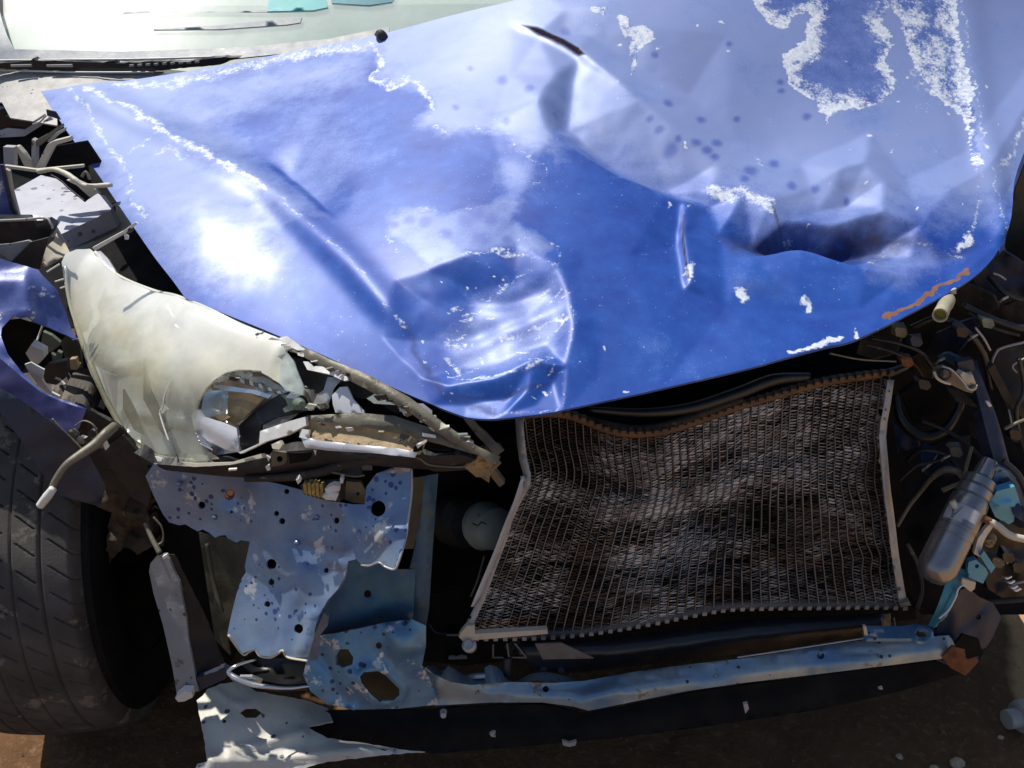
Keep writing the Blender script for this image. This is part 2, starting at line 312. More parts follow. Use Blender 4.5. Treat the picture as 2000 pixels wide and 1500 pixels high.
def hood_material():
    m, nt, b, tc = base('peeling_blue_paint')
    at = N(nt, 'ShaderNodeAttribute', attribute_name='wear'); sp = N(nt, 'ShaderNodeSeparateColor'); nt.links.new(at.outputs['Color'], sp.inputs[0])
    fade_shade, flake, spot = sp.outputs[0], sp.outputs[1], sp.outputs[2]; rust = at.outputs['Alpha']
    big = noise(nt, tc, 9, 6, .6); fine = noise(nt, tc, 95, 10, .72); mid = noise(nt, tc, 38, 8, .65)
    blue = mixc(nt, ramp(nt, math_(nt, 'ADD', math_(nt, 'MULTIPLY', mid.outputs[0], .4), math_(nt, 'MULTIPLY', big.outputs[0], .6)), .32, .68).outputs[0], (.012, .042, .27), (.026, .11, .45))
    lav = mixc(nt, ramp(nt, big.outputs[0], .3, .7).outputs[0], (.195, .27, .54), (.23, .285, .53))
    fz = math_(nt, 'ADD', fade_shade, math_(nt, 'MULTIPLY', math_(nt, 'SUBTRACT', mid.outputs[0], .5), .55)); fz = math_(nt, 'ADD', fz, math_(nt, 'MULTIPLY', math_(nt, 'SUBTRACT', big.outputs[0], .48), .7)); gn = noise(nt, tc, 420, 3, .6); fz = math_(nt, 'ADD', fz, math_(nt, 'MULTIPLY', math_(nt, 'SUBTRACT', gn.outputs[0], .5), .5))
    col = mixc(nt, ramp(nt, fz, .12, .88).outputs[0], blue, lav)
    col = mixc(nt, math_(nt, 'MULTIPLY', spot, .75, True), col, (.06, .10, .37))
    # flaking clear coat: ragged white edges
    fx = math_(nt, 'ADD', flake, math_(nt, 'MULTIPLY', math_(nt, 'SUBTRACT', fine.outputs[0], .5), 1.7))
    fx = math_(nt, 'ADD', fx, math_(nt, 'MULTIPLY', math_(nt, 'SUBTRACT', mid.outputs[0], .5), 1.0))
    fx = math_(nt, 'ADD', fx, math_(nt, 'MULTIPLY', math_(nt, 'SUBTRACT', noise(nt, tc, 300, 6, .7).outputs[0], .5), 1.3)); fm = ramp(nt, fx, .48, .86).outputs[0]
    speck = noise(nt, tc, 330, 2, .5); tiny = ramp(nt, speck.outputs[0], .735, .75).outputs[0]
    fm2 = math_(nt, 'MAXIMUM', fm, math_(nt, 'MULTIPLY', tiny, .5))
    white = mixc(nt, ramp(nt, noise(nt, tc, 160, 4).outputs[0], .35, .6).outputs[0], (.74, .77, .82), (.52, .58, .70))
    col = mixc(nt, fm2, col, white)
    rx = math_(nt, 'ADD', rust, math_(nt, 'MULTIPLY', math_(nt, 'SUBTRACT', fine.outputs[0], .5), 1.2))
    rm = ramp(nt, rx, .45, .6).outputs[0]
    col = mixc(nt, rm, col, mixc(nt, mid.outputs[0], (.34, .17, .10), (.12, .05, .03)))
    a2 = N(nt, 'ShaderNodeAttribute', attribute_name='grime_shade'); s2 = N(nt, 'ShaderNodeSeparateColor'); nt.links.new(a2.outputs['Color'], s2.inputs[0])  # dark stains and cracks, plus painted shade of folds and valley
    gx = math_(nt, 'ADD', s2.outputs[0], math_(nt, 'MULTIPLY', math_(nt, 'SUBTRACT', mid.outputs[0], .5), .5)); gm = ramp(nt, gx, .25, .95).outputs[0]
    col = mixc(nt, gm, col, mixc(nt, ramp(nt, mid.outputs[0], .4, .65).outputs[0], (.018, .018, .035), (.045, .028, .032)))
    nt.links.new(col, b.inputs['Base Color'])
    ro = math_(nt, 'ADD', math_(nt, 'MULTIPLY', fade_shade, .02), .45); ro = math_(nt, 'ADD', ro, math_(nt, 'MULTIPLY', fm, .3)); ro = math_(nt, 'ADD', ro, math_(nt, 'MULTIPLY', rm, .4), True); ro = math_(nt, 'ADD', ro, math_(nt, 'MULTIPLY', gm, .35), True); nt.links.new(math_(nt, 'MULTIPLY', math_(nt, 'SUBTRACT', 1.0, gm), .36), b.inputs['Specular IOR Level']); gls = math_(nt, 'MULTIPLY', s2.outputs[1], ramp(nt, noise(nt, tc, 26, 8, .7).outputs[0], .34, .56).outputs[0]); ro = math_(nt, 'SUBTRACT', ro, math_(nt, 'MULTIPLY', s2.outputs[1], .08))
    cw = math_(nt, 'MULTIPLY_ADD', gls, .75); nt.nodes[-1].inputs[2].default_value = .12; nt.links.new(math_(nt, 'MULTIPLY', cw, math_(nt, 'SUBTRACT', 1.0, gm)), b.inputs['Coat Weight'])
    nt.links.new(ro, b.inputs['Roughness']); nt.links.new(math_(nt, 'MULTIPLY', math_(nt, 'SUBTRACT', 1.0, gm), .10), b.inputs['Metallic']); b.inputs['Specular IOR Level'].default_value = .36
    b.inputs['Coat Roughness'].default_value = .36
    h = math_(nt, 'ADD', math_(nt, 'MULTIPLY', fm, .6), math_(nt, 'MULTIPLY', fine.outputs[0], .03))
    bn = N(nt, 'ShaderNodeBump'); bn.inputs['Strength'].default_value = .2; bn.inputs['Distance'].default_value = .0008
    nt.links.new(h, bn.inputs['Height']); nt.links.new(bn.outputs[0], b.inputs['Normal']); return m
m_hood = hood_material()
# ------------------------------------------------------------------ ground
def ground():
    m, nt, b, tc = base('brown_dirt')
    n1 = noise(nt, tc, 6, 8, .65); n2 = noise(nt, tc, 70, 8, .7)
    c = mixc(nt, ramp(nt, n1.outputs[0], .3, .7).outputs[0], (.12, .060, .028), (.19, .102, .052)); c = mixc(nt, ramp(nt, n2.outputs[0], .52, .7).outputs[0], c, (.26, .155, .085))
    sp = N(nt, 'ShaderNodeSeparateXYZ'); nt.links.new(tc.outputs['Object'], sp.inputs[0])   # car's shade put into the dirt colour, sunlit corner painted lighter
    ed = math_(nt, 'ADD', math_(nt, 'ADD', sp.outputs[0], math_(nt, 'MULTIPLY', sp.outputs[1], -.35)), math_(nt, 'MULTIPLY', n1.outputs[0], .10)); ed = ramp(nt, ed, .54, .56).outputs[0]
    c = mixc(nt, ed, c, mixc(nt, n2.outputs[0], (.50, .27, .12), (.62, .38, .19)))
    nt.links.new(c, b.inputs['Base Color']); b.inputs['Roughness'].default_value = .95; b.inputs['Specular IOR Level'].default_value = .15
    bn = N(nt, 'ShaderNodeBump'); bn.inputs['Strength'].default_value = .8; bn.inputs['Distance'].default_value = .01
    nt.links.new(n2.outputs[0], bn.inputs['Height']); nt.links.new(bn.outputs[0], b.inputs['Normal'])
    xs = np.r_[-300, -60, -12, -4, np.linspace(-1.6, 1.8, 200), 5, 12, 60, 300]; ys = np.r_[-300, -40, -6, -1.5, np.linspace(-.3, 2.2, 150), 4, 10, 60, 600]
    X, Y = np.meshgrid(xs, ys, indexing='ij'); V = np.stack([X.ravel(), Y.ravel(), np.zeros(X.size)], -1)
    near = (np.abs(V[:, 0]) < 1.9) & (V[:, 1] > -.4) & (V[:, 1] < 2.3)
    V[near, 2] = .012 * vnoise(V[near], 5, 4, 3) + .004 * vnoise(V[near], 30, 3, 5)
    ny = len(ys); Fs = [(i * ny + j, (i + 1) * ny + j, (i + 1) * ny + j + 1, i * ny + j + 1) for i in range(len(xs) - 1) for j in range(ny - 1)]
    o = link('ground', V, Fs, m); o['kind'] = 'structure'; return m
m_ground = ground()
# ------------------------------------------------------------------ the car
car = bpy.data.objects.new('wrecked_car', None); COL.objects.link(car); car.location = (0.1, 1.9, 0)
car['label'] = 'wrecked blue car with crumpled peeling bonnet, smashed headlight and bare radiator front'; car['category'] = 'car'
bpy.context.view_layer.update()
ORIG = link
def link(name, *a, **k):             # parts keep world coordinates under the car's empty
    o = ORIG(name, *a, **k)
    if o.parent is not None: o.matrix_parent_inverse = o.parent.matrix_world.inverted()
    return o
def put(o):
    if o.parent is not None: bpy.context.view_layer.update(); o.matrix_parent_inverse = o.parent.matrix_world.inverted()
    return o
# ---- bonnet
def bonnet():
    front = [(362, 582), (470, 625), (600, 680), (720, 735), (810, 775), (880, 802), (950, 818), (1020, 814), (1090, 803), (1220, 775), (1350, 745), (1480, 715), (1600, 680), (1680, 658), (1780, 610), (1880, 555), (1930, 515), (1962, 470)]
    back = [(80, 178), (240, 158), (420, 130), (600, 95), (740, 68), (870, 33), (1000, 3), (1150, -30), (1500, -105), (1900, -150), (2200, -170)]
    left = [(80, 178), (130, 255), (190, 338), (245, 420), (300, 500), (335, 545), (362, 582)]
    right = [(2200, -170), (2130, 20), (2060, 160), (2005, 285), (1982, 350), (1974, 410), (1962, 470)]
    nu, nv = 440, 350
    def rs(p, n):
        p = smooth_line(p, 600); s = np.r_[0, np.cumsum(np.hypot(*np.diff(p, axis=0).T))]; s /= s[-1]; q = np.linspace(0, 1, n)
        return np.stack([np.interp(q, s, p[:, 0]), np.interp(q, s, p[:, 1])], -1)
    B, Fr, L, R = rs(back, nu), rs(front, nu), rs(left, nv), rs(right, nv)
    s = np.linspace(0, 1, nu)[:, None, None]; t = np.linspace(0, 1, nv)[None, :, None]
    Q = (1 - t) * B[:, None] + t * Fr[:, None] + (1 - s) * L[None] + s * R[None] - ((1 - s) * (1 - t) * B[0] + s * (1 - t) * B[-1] + (1 - s) * t * Fr[0] + s * t * Fr[-1])
    q = Q.reshape(-1, 2)
    ctrl = [(362, 582, 1.13), (600, 680, 1.02), (810, 775, .935), (950, 818, .895), (1220, 775, .915), (1480, 715, .96), (1680, 660, 1.01), (1880, 555, 1.10), (1962, 470, 1.18),
            (80, 178, 1.72), (190, 338, 1.44), (300, 500, 1.22), (420, 130, 1.74), (740, 68, 1.70), (1000, 3, 1.66), (1500, -105, 1.68), (2200, -170, 1.76), (1974, 360, 1.30), (2005, 285, 1.39), (2130, 20, 1.66),
            (520, 370, 1.335), (400, 430, 1.264), (1000, 200, 1.42), (1000, 400, 1.2), (1000, 600, 1.02), (1500, 300, 1.36), (1600, 100, 1.52), (1500, 550, 1.085), (700, 300, 1.37), (750, 550, 1.09)]
    tt = TPS(ctrl).t(q[:, 0], q[:, 1]); d = ray(q[:, 0], q[:, 1]); V = CAM + d * tt[:, None]
    h = np.zeros(len(q))
    hs = np.zeros(len(q))        # h: soft forms (evened out below), hs: sharp folds
    h += crease(q, [(110, 160), (360, 280), (520, 370), (680, 520), (800, 660)], .008, 34, 20, .1)
    h += crease(q, [(200, 170), (400, 255), (600, 360)], -.003, 26, 26)
    h += crease(q, [(1868, -80), (1885, 60), (1905, 220), (1930, 340), (1962, 465)], .012, 20, 12, .02)
    h += crease(q, [(1850, -80), (1866, 60), (1884, 220), (1905, 340)], -.005, 16, 16, .1)
    # crumpled metal: buckled facets between folds; each row (x, y in the photograph, millimetres proud or sunk)
    folds = [[(985, 34, 0), (1060, 62, 3), (1132, 100, 5)], [(1000, 52, 0), (1054, 72, -2), (1122, 112, -3)],
        [(1132, 100, 5), (1250, 200, 7), (1400, 325, 9), (1503, 408, 17)], [(1122, 112, -3), (1086, 150, 6), (1056, 200, 10), (1074, 262, 8), (1180, 335, 4), (1300, 380, 1)],
        [(1112, 190, -14), (1106, 236, -22), (1190, 300, -28), (1300, 356, -25), (1385, 394, -12)],
        [(1395, 372, 3), (1450, 388, 10), (1503, 408, 17), (1536, 436, 5), (1620, 441, 3), (1720, 425, 11), (1795, 442, 6)], [(1405, 450, -8), (1470, 468, -24), (1530, 468, -40), (1620, 482, -44), (1712, 474, -28), (1785, 496, -10)],
        [(1340, 395, 2), (1338, 470, 3), (1347, 552, 4)], [(1327, 400, -5), (1323, 470, -8), (1336, 560, -4)], [(1480, 496, -3), (1560, 494, 7), (1690, 530, 8), (1765, 540, 2)],
        [(1795, 442, 6), (1850, 382, 9), (1922, 342, 8)], [(1765, 540, 2), (1840, 505, -6), (1905, 440, 1)], [(1580, 372, 3), (1640, 342, 12), (1684, 334, 16), (1720, 368, 12), (1745, 398, 9), (1795, 442, 6)],
        [(772, 548, 0), (836, 530, 0), (910, 502, 3), (1008, 478, 0), (1088, 522, 3), (1110, 575, 1), (1120, 640, 5), (1104, 720, 4), (1097, 806, 0)], [(772, 548, 0), (748, 660, 0), (822, 738, 0), (880, 756, 3), (960, 746, 5), (1040, 706, 4), (1104, 720, 4)],
        [(850, 590, -12), (920, 552, -19), (1010, 535, -14), (1070, 565, -12)], [(842, 655, -14), (930, 632, -28), (1030, 600, -19), (1094, 622, -6)], [(892, 712, -14), (975, 696, -17), (1066, 664, -13)], [(915, 784, -7), (1000, 768, -8), (1078, 738, -8)], [(985, 812, 1), (1006, 786, 2), (1030, 756, 2)]]
    loose = [(1096, 62, -2), (1100, 20, 4), (1150, 66, -3), (1156, 20, 5), (1240, 50, 3), (1235, 115, -12), (1345, 175, -12), (1430, 265, -4), (1560, 320, 0), (1420, 70, 0), (1000, 150, 0), (960, 250, 0), (1655, 398, -9), (1600, 412, -3), (1770, 350, -3), (1420, 590, -9), (1560, 600, -11), (1680, 600, -2), (1280, 640, 0), (1230, 500, 0), (1190, 420, 0), (730, 740, 0), (860, 450, 0), (1000, 420, 0), (1140, 500, 0), (1170, 620, 0), (1170, 740, 0), (1040, 792, -3), (1880, 300, 0), (1700, 260, 0), (1850, 560, 0), (1955, 400, 0), (1960, 470, 0), (1700, 640, 0), (1500, 700, 0), (1300, 750, 0), (960, 820, 0), (840, 790, 0),
        (40, 140, 0), (340, 620, 0), (600, 720, 0), (900, 860, 0), (1240, 810, 0), (1700, 690, 0), (2020, 500, 0), (2260, -200, 0), (1500, -160, 0), (1000, -40, 0), (500, 60, 0), (300, 330, 0), (520, 370, 0), (720, 330, 0), (620, 540, 0), (870, 100, 0)]
    pt, ed, seen = [], [], {}
    def pid(p):
        k = (p[0], p[1])
        if k not in seen: seen[k] = len(pt); pt.append(p)
        return seen[k]
    for f in folds: ii = [pid(p) for p in f]; ed += list(zip(ii[:-1], ii[1:]))
    for p in loose: pid(p)
    r_ = delaunay_2d_cdt([Vector(p[:2]) for p in pt], ed, [], 0, 1e-4, True); src = np.array(pt, float); nv2 = np.array([tuple(x) for x in r_[0]])
    hv = np.array([src[np.argmin(np.hypot(src[:, 0] - x[0], src[:, 1] - x[1])), 2] for x in nv2]) * .001; qq = q + 4 * np.stack([vnoise(V, 22, 2, 31), vnoise(V, 22, 2, 33)], -1)
    for f in r_[2]:
        A_, B_, C_ = nv2[list(f)]; dn = (B_[1] - C_[1]) * (A_[0] - C_[0]) + (C_[0] - B_[0]) * (A_[1] - C_[1])
        l0 = ((B_[1] - C_[1]) * (qq[:, 0] - C_[0]) + (C_[0] - B_[0]) * (qq[:, 1] - C_[1])) / dn; l1 = ((C_[1] - A_[1]) * (qq[:, 0] - C_[0]) + (A_[0] - C_[0]) * (qq[:, 1] - C_[1])) / dn; l2 = 1 - l0 - l1
        mm = (l0 >= 0) & (l1 >= 0) & (l2 >= 0); hs[mm] = (l0 * hv[f[0]] + l1 * hv[f[1]] + l2 * hv[f[2]])[mm]
    # small pinch left of centre
    inb = np.exp(-(np.hypot((q[:, 0] - 950) / 150, (q[:, 1] - 630) / 120)) ** 4); hs += inb * (.0022 * vnoise(V, 26, 3, 51) + .003 * crease(q, [(850, 700), (960, 640), (1110, 590)], 1, 14, 14) + crease(q, [(880, 560), (985, 575), (1090, 545)], -.004, 12, 12))
    def even(x, r, n):
        g = x.reshape(nu, nv)
        for _ in range(n):
            for axx in (0, 1):
                p = np.concatenate([np.take(g, [0] * r, axx), g, np.take(g, [-1] * r, axx)], axx); c = np.cumsum(p, axx); c = np.concatenate([np.zeros_like(np.take(c, [0], axx)), c], axx)
                m = g.shape[axx]; g = (np.take(c, range(2 * r + 1, 2 * r + 1 + m), axx) - np.take(c, range(m), axx)) / (2 * r + 1)
        return g.ravel()
    h = even(h, 4, 2) + even(hs, 3, 2) * inb + (1 - inb) * (even(hs, 2, 2) * .3 + even(hs, 1, 1) * .7) + even(crease(q, [(520, 310), (590, 362), (665, 430)], -.008, 60, 6), 1, 1)
    h += .0016 * vnoise(V, 5, 2, 2) + .00012 * vnoise(V, 30, 2, 4)
    nrm = np.array([-.03, -.42, .90]); nrm /= np.linalg.norm(nrm); V = V + nrm * h[:, None]
    Fs = [(i * nv + j, i * nv + j + 1, (i + 1) * nv + j + 1, (i + 1) * nv + j) for i in range(nu - 1) for j in range(nv - 1)]
    ov, of, k = solid(V, Fs, .0045)
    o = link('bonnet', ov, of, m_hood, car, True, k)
    # wear and painted shade masks, one value per vertex
    q0 = q; q = q + 9 * np.stack([vnoise(V, 28, 3, 11), vnoise(V, 28, 3, 13)], -1) + 5 * np.stack([vnoise(V, 110, 2, 21), vnoise(V, 110, 2, 23)], -1)
    cl = lambda x: np.clip(x, 0, 1)
    soft = lambda poly, w: cl(.5 + np.where(inside(q, poly), 1, -1) * np.abs(pdist(q, poly, True)) / (2 * w))
    fade_shade = np.zeros(len(q))
    upper = [(60, 150), (1000, -20), (2300, -250), (2100, 300), (1930, 420), (1760, 440), (1520, 440), (1400, 370), (1250, 330), (1090, 250), (1075, 300), (1020, 295), (985, 265), (930, 255), (880, 262), (815, 245), (838, 205), (828, 180), (770, 165), (725, 150), (742, 105), (600, 110), (400, 170), (330, 240), (520, 370), (545, 385), (500, 500), (400, 540), (330, 520)]
    wl = np.where(q[:, 0] < 560, 45, np.where(q[:, 0] < 1080, 16, 55)); fade_shade = np.maximum(fade_shade, cl(.5 + np.where(inside(q, upper), 1, -1) * np.abs(pdist(q, upper, True)) / (2 * wl)) * .92)  # faded paint; gradual right-hand edge puts the valley's shading into the colour
    fade_shade = np.maximum(fade_shade, soft([(200, 190), (300, 170), (620, 110), (720, 100), (700, 160), (560, 190), (420, 240), (520, 340), (620, 420), (560, 420), (330, 270)], 30) * .75)
    fade_shade = np.maximum(fade_shade, soft([(755, 425), (800, 405), (870, 415), (930, 400), (990, 385), (1020, 395), (1000, 430), (1050, 450), (1080, 480), (1060, 500), (1000, 480), (930, 495), (880, 510), (830, 520), (800, 480), (760, 460)], 10) * .6)
    fade_shade = np.maximum(fade_shade, soft([(860, 640), (950, 560), (1090, 540), (1115, 640), (1050, 700), (900, 740)], 25) * .55)
    fade_shade = np.maximum(fade_shade, soft([(1690, 480), (1790, 460), (1880, 500), (1760, 560), (1700, 540)], 25) * .55)
    fade_shade = np.maximum(fade_shade, blob(q, (620, 300), 90, 120, .35)); fade_shade = np.maximum(fade_shade, blob(q, (1010, 340), 50, 40, .5))
    flake = np.full(len(q), -1.0)
    def line(poly, w, s=1.0):
        nonlocal flake; flake = np.maximum(flake, s - np.abs(pdist(q, poly)) / w)
    line([(165, 178), (250, 214), (300, 243), (360, 280), (430, 320), (520, 372)], 13, .9); line([(545, 388), (600, 440), (680, 512), (740, 580), (795, 645)], 12, .62)
    line([(135, 176), (160, 200), (200, 265), (230, 310), (250, 335), (258, 395), (285, 420)], 16, .72); line([(225, 312), (260, 288), (300, 270)], 12, .7); line([(298, 302), (330, 286), (352, 302), (380, 306)], 14, .68)
    line([(225, 165), (330, 165), (440, 140), (560, 112), (650, 98), (728, 84)], 30, .72)
    line([(728, 84), (745, 118), (724, 150), (760, 168), (800, 155), (832, 180), (842, 215)], 15, .85)
    line([(842, 215), (830, 240), (880, 262), (930, 252), (985, 264), (1025, 300), (1072, 332), (1060, 365), (1000, 345)], 12, .55)
    line([(760, 425), (800, 405), (870, 415), (940, 400), (1000, 380)], 10, .5); line([(760, 425), (755, 470), (790, 500), (840, 510)], 12, .52); line([(1010, 470), (1060, 455), (1092, 485), (1085, 520)], 12, .52)
    line([(905, 505), (960, 490), (1010, 493), (1085, 522)], 13, .68); line([(925, 578), (975, 550), (1040, 520)], 9, .6); line([(1105, 560), (1117, 630), (1104, 705), (1096, 800)], 8, .62)
    line([(870, 660), (905, 655), (960, 640), (1020, 640)], 20, .66); line([(895, 735), (960, 738), (1030, 718), (1080, 690)], 14, .7); line([(1035, 632), (1080, 618), (1100, 625), (1085, 645)], 12, .8)
    line([(870, 690), (900, 725)], 22, .6); line([(780, 560), (800, 530), (830, 495)], 7, .5); line([(955, 800), (1000, 770), (1030, 760)], 8, .5); line([(960, 812), (1010, 806), (1085, 798)], 8, .62)
    line([(820, 740), (870, 765), (900, 800)], 14, .42); line([(1060, 745), (1030, 775)], 8, .6)
    for k in range(26):
        c = rng.uniform((860, 560), (1100, 740)); a = rng.uniform(-.7, -.1); L_ = rng.uniform(8, 46); line([c, c + L_ * np.array([math.cos(a), math.sin(a)])], rng.uniform(3, 7), rng.uniform(.6, 1.0))
    clouds = [[(1440, -30), (1475, 10), (1500, 40), (1515, 55), (1540, 55), (1548, 30), (1580, 20), (1590, 35), (1570, 70), (1550, 95), (1528, 102), (1535, 150), (1555, 180), (1590, 200), (1605, 230), (1612, 250), (1625, 225), (1660, 222), (1700, 210), (1735, 190), (1750, 155), (1728, 120), (1742, 80), (1732, 50), (1720, 30), (1742, 18), (1758, 35), (1770, 80), (1785, 130), (1800, 150), (1822, 160), (1815, 185), (1840, 200), (1872, 215), (1892, 262), (1893, 320), (1912, 335), (1903, 250), (1890, 160), (1872, 60), (1864, -40)],
              [(1210, 40), (1225, 35), (1235, 55), (1255, 50), (1280, 70), (1265, 85), (1250, 95), (1240, 120), (1226, 142), (1235, 100), (1225, 85), (1240, 75), (1215, 65)], [(1150, 12), (1185, 15), (1186, 32), (1160, 28)]]
    cn = vnoise(V, 15, 4, 61)
    for c in clouds:
        ins = inside(q, c); dd = np.abs(pdist(q, c, True)); fade_shade = np.where(ins, np.minimum(fade_shade, .46), fade_shade)
        flake = np.maximum(flake, np.where(ins, .98 - dd / 58 + .42 * cn, .5 - dd / 10))
    flake = np.maximum(flake, blob(q, (1820, 120), 50, 90, .75)); flake = np.where((q[:, 0] > 1895) & (q[:, 1] < 300), np.minimum(flake, .1), flake)
    line([(1868, -60), (1886, 60), (1906, 220), (1930, 340), (1962, 465)], 6, .75); line([(1896, 240), (1902, 330), (1912, 400), (1900, 460), (1860, 490)], 16, .6); line([(2000, 230), (1975, 300), (1948, 340)], 16, .72)
    line([(1390, 374), (1450, 388), (1500, 410)], 17, .95); line([(1480, 312), (1490, 325)], 12, .7); line([(1530, 450), (1600, 470)], 10, .6); line([(1700, 500), (1760, 470), (1830, 480), (1880, 500)], 22, .5)
    for p, w in (([(1442, 560), (1450, 578)], 12), ([(1568, 578), (1577, 598)], 9), ([(1548, 684), (1600, 670), (1645, 655)], 6), ([(1304, 396), (1306, 400)], 6), ([(1676, 640), (1680, 660)], 7), ([(1180, 680), (1182, 688)], 5), ([(1215, 762), (1228, 762)], 4), ([(1340, 520), (1345, 545)], 10), ([(1880, 480), (1900, 470)], 10)): line(p, w, 1.25)
    for k in range(90):
        c = rng.uniform((900, 0), (1950, 450)) if k < 55 else rng.uniform((820, 480), (1150, 780)); line([c, c + rng.uniform(-2, 2, 2)], rng.uniform(2.2, 3.8), 1.2)
    spot = np.zeros(len(q))
    for u, v, r in [(980, 157, 11), (1035, 180, 10), (890, 210, 7), (990, 240, 8), (1105, 60, 10), (920, 134, 6), (1305, 200, 10), (1370, 230, 10), (1360, 285, 10), (1400, 280, 11), (1380, 298, 11), (1395, 312, 9), (1512, 322, 11), (1465, 340, 14), (1452, 360, 10), (1545, 370, 10), (1592, 372, 9), (1575, 228, 9), (1424, 86, 7), (1280, 103, 7), (1523, 160, 7), (1525, 178, 7), (1440, 230, 7), (1270, 235, 8), (1310, 290, 14), (1290, 255, 9), (1324, 276, 7), (1655, 390, 7), (640, 420, 10), (480, 490, 14), (500, 520, 16), (455, 515, 10), (520, 480, 10), (410, 555, 9), (800, 430, 12), (830, 435, 14), (870, 460, 14), (910, 430, 16), (940, 470, 18), (960, 430, 14), (990, 470, 12), (770, 440, 9), (1000, 500, 20), (930, 415, 20), (500, 495, 20), (545, 470, 14)]:
        spot = np.maximum(spot, cl(1.6 - np.hypot((.75 * q0 + .25 * q)[:, 0] - u, ((.75 * q0 + .25 * q)[:, 1] - v) / .85) / r * 1.2))
    rust = np.maximum(-1, .95 - np.abs(pdist(q, [(1728, 618), (1800, 585), (1850, 556), (1892, 530)])) / 11)
    rust = np.maximum(rust, .38 - np.abs(pdist(q, [(1395, 450), (1480, 465), (1560, 465), (1650, 445), (1740, 440)])) / 50); rust = np.maximum(rust, .5 - np.abs(pdist(q, [(890, 808), (960, 812), (1050, 806)])) / 14)  # fold band mixes rust with a dark ground reflection put into the colour
    rust = np.maximum(rust, blob(q, (1720, 400), 40, 50, .35))
    A = np.stack([fade_shade, flake, spot, rust], -1); full = np.zeros((len(ov), 4)); full[:len(q)] = A; full[len(q):2 * len(q)] = (.0, -1, 0, -.2); full[2 * len(q):] = (.3, -.2, 0, 0)
    ca = o.data.color_attributes.new('wear', 'FLOAT_COLOR', 'POINT'); ca.data.foreach_set('color', full.astype(np.float32).ravel())
    gr = cl(.80 * soft([(1395, 452), (1440, 452), (1500, 440), (1540, 446), (1620, 448), (1710, 432), (1770, 448), (1800, 480), (1730, 490), (1650, 500), (1580, 492), (1520, 486), (1430, 492)], 26))  # darkens the fold hollow: its shade is put into the colour
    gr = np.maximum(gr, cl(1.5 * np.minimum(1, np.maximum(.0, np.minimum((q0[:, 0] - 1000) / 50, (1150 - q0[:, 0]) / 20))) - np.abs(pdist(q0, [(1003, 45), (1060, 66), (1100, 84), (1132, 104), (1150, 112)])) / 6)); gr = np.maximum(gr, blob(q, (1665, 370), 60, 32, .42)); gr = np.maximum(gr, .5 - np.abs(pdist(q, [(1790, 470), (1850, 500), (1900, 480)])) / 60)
    gr = np.maximum(gr, cl(.9 - np.abs(pdist(q0, [(1337, 420), (1334, 470), (1344, 545)])) / 6)); gr = np.maximum(gr, .5 - np.abs(pdist(q, [(790, 640), (810, 690), (870, 770), (960, 800)])) / 50); gr = np.maximum(gr, blob(q, (1480, 560), 110, 40, .38)); gr = np.maximum(gr, cl(.8 - np.abs(pdist(q0, [(1505, 412), (1520, 440), (1560, 488), (1640, 515)])) / 7)); gr = np.maximum(gr, blob(q, (1300, 330), 110, 26, .36) + blob(q, (1170, 262), 70, 44, .32))  # crack lines and dirt; the last blobs paint in the valley's shade
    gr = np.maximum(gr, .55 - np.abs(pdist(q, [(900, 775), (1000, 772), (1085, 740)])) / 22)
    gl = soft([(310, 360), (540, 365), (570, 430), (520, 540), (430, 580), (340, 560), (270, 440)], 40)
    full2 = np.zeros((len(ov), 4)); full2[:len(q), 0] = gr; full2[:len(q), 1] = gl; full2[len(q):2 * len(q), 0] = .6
    cb = o.data.color_attributes.new('grime_shade', 'FLOAT_COLOR', 'POINT'); cb.data.foreach_set('color', full2.astype(np.float32).ravel())
    # where would the sun glint?
    g = V.reshape(nu, nv, 3); nn = np.cross(g[1:, :-1] - g[:-1, :-1], g[:-1, 1:] - g[:-1, :-1]); nn /= -np.linalg.norm(nn, axis=-1)[..., None]
    vd = g[:-1, :-1] - CAM; vd /= np.linalg.norm(vd, axis=-1)[..., None]; hh = np.array(SUN) - vd; hh /= np.linalg.norm(hh, axis=-1)[..., None]
    dot = (np.abs(nn) * np.sign(nn) * hh).sum(-1); idx = np.argsort(dot.ravel())[-12:]
    for (u, v) in ((300, 300), (400, 430), (600, 300), (1000, 200), (1000, 400), (1250, 600), (1500, 300), (1700, 150)):
        k = np.argmin(np.hypot(Q[:-1, :-1, 0] - u, Q[:-1, :-1, 1] - v)); print('N', u, v, nn.reshape(-1, 3)[k].round(2), 'H', hh.reshape(-1, 3)[k].round(2), 'dot', dot.ravel()[k].round(3), g[:-1, :-1].reshape(-1, 3)[k].round(3))
    return o
hood = bonnet()
nz = lathe('washer_nozzle', P(740, 76, 1.685), P(752, 62, 1.69), [(0, .011), (.5, .012), (.9, .008), (1, .003)], m_black, hood, 16)
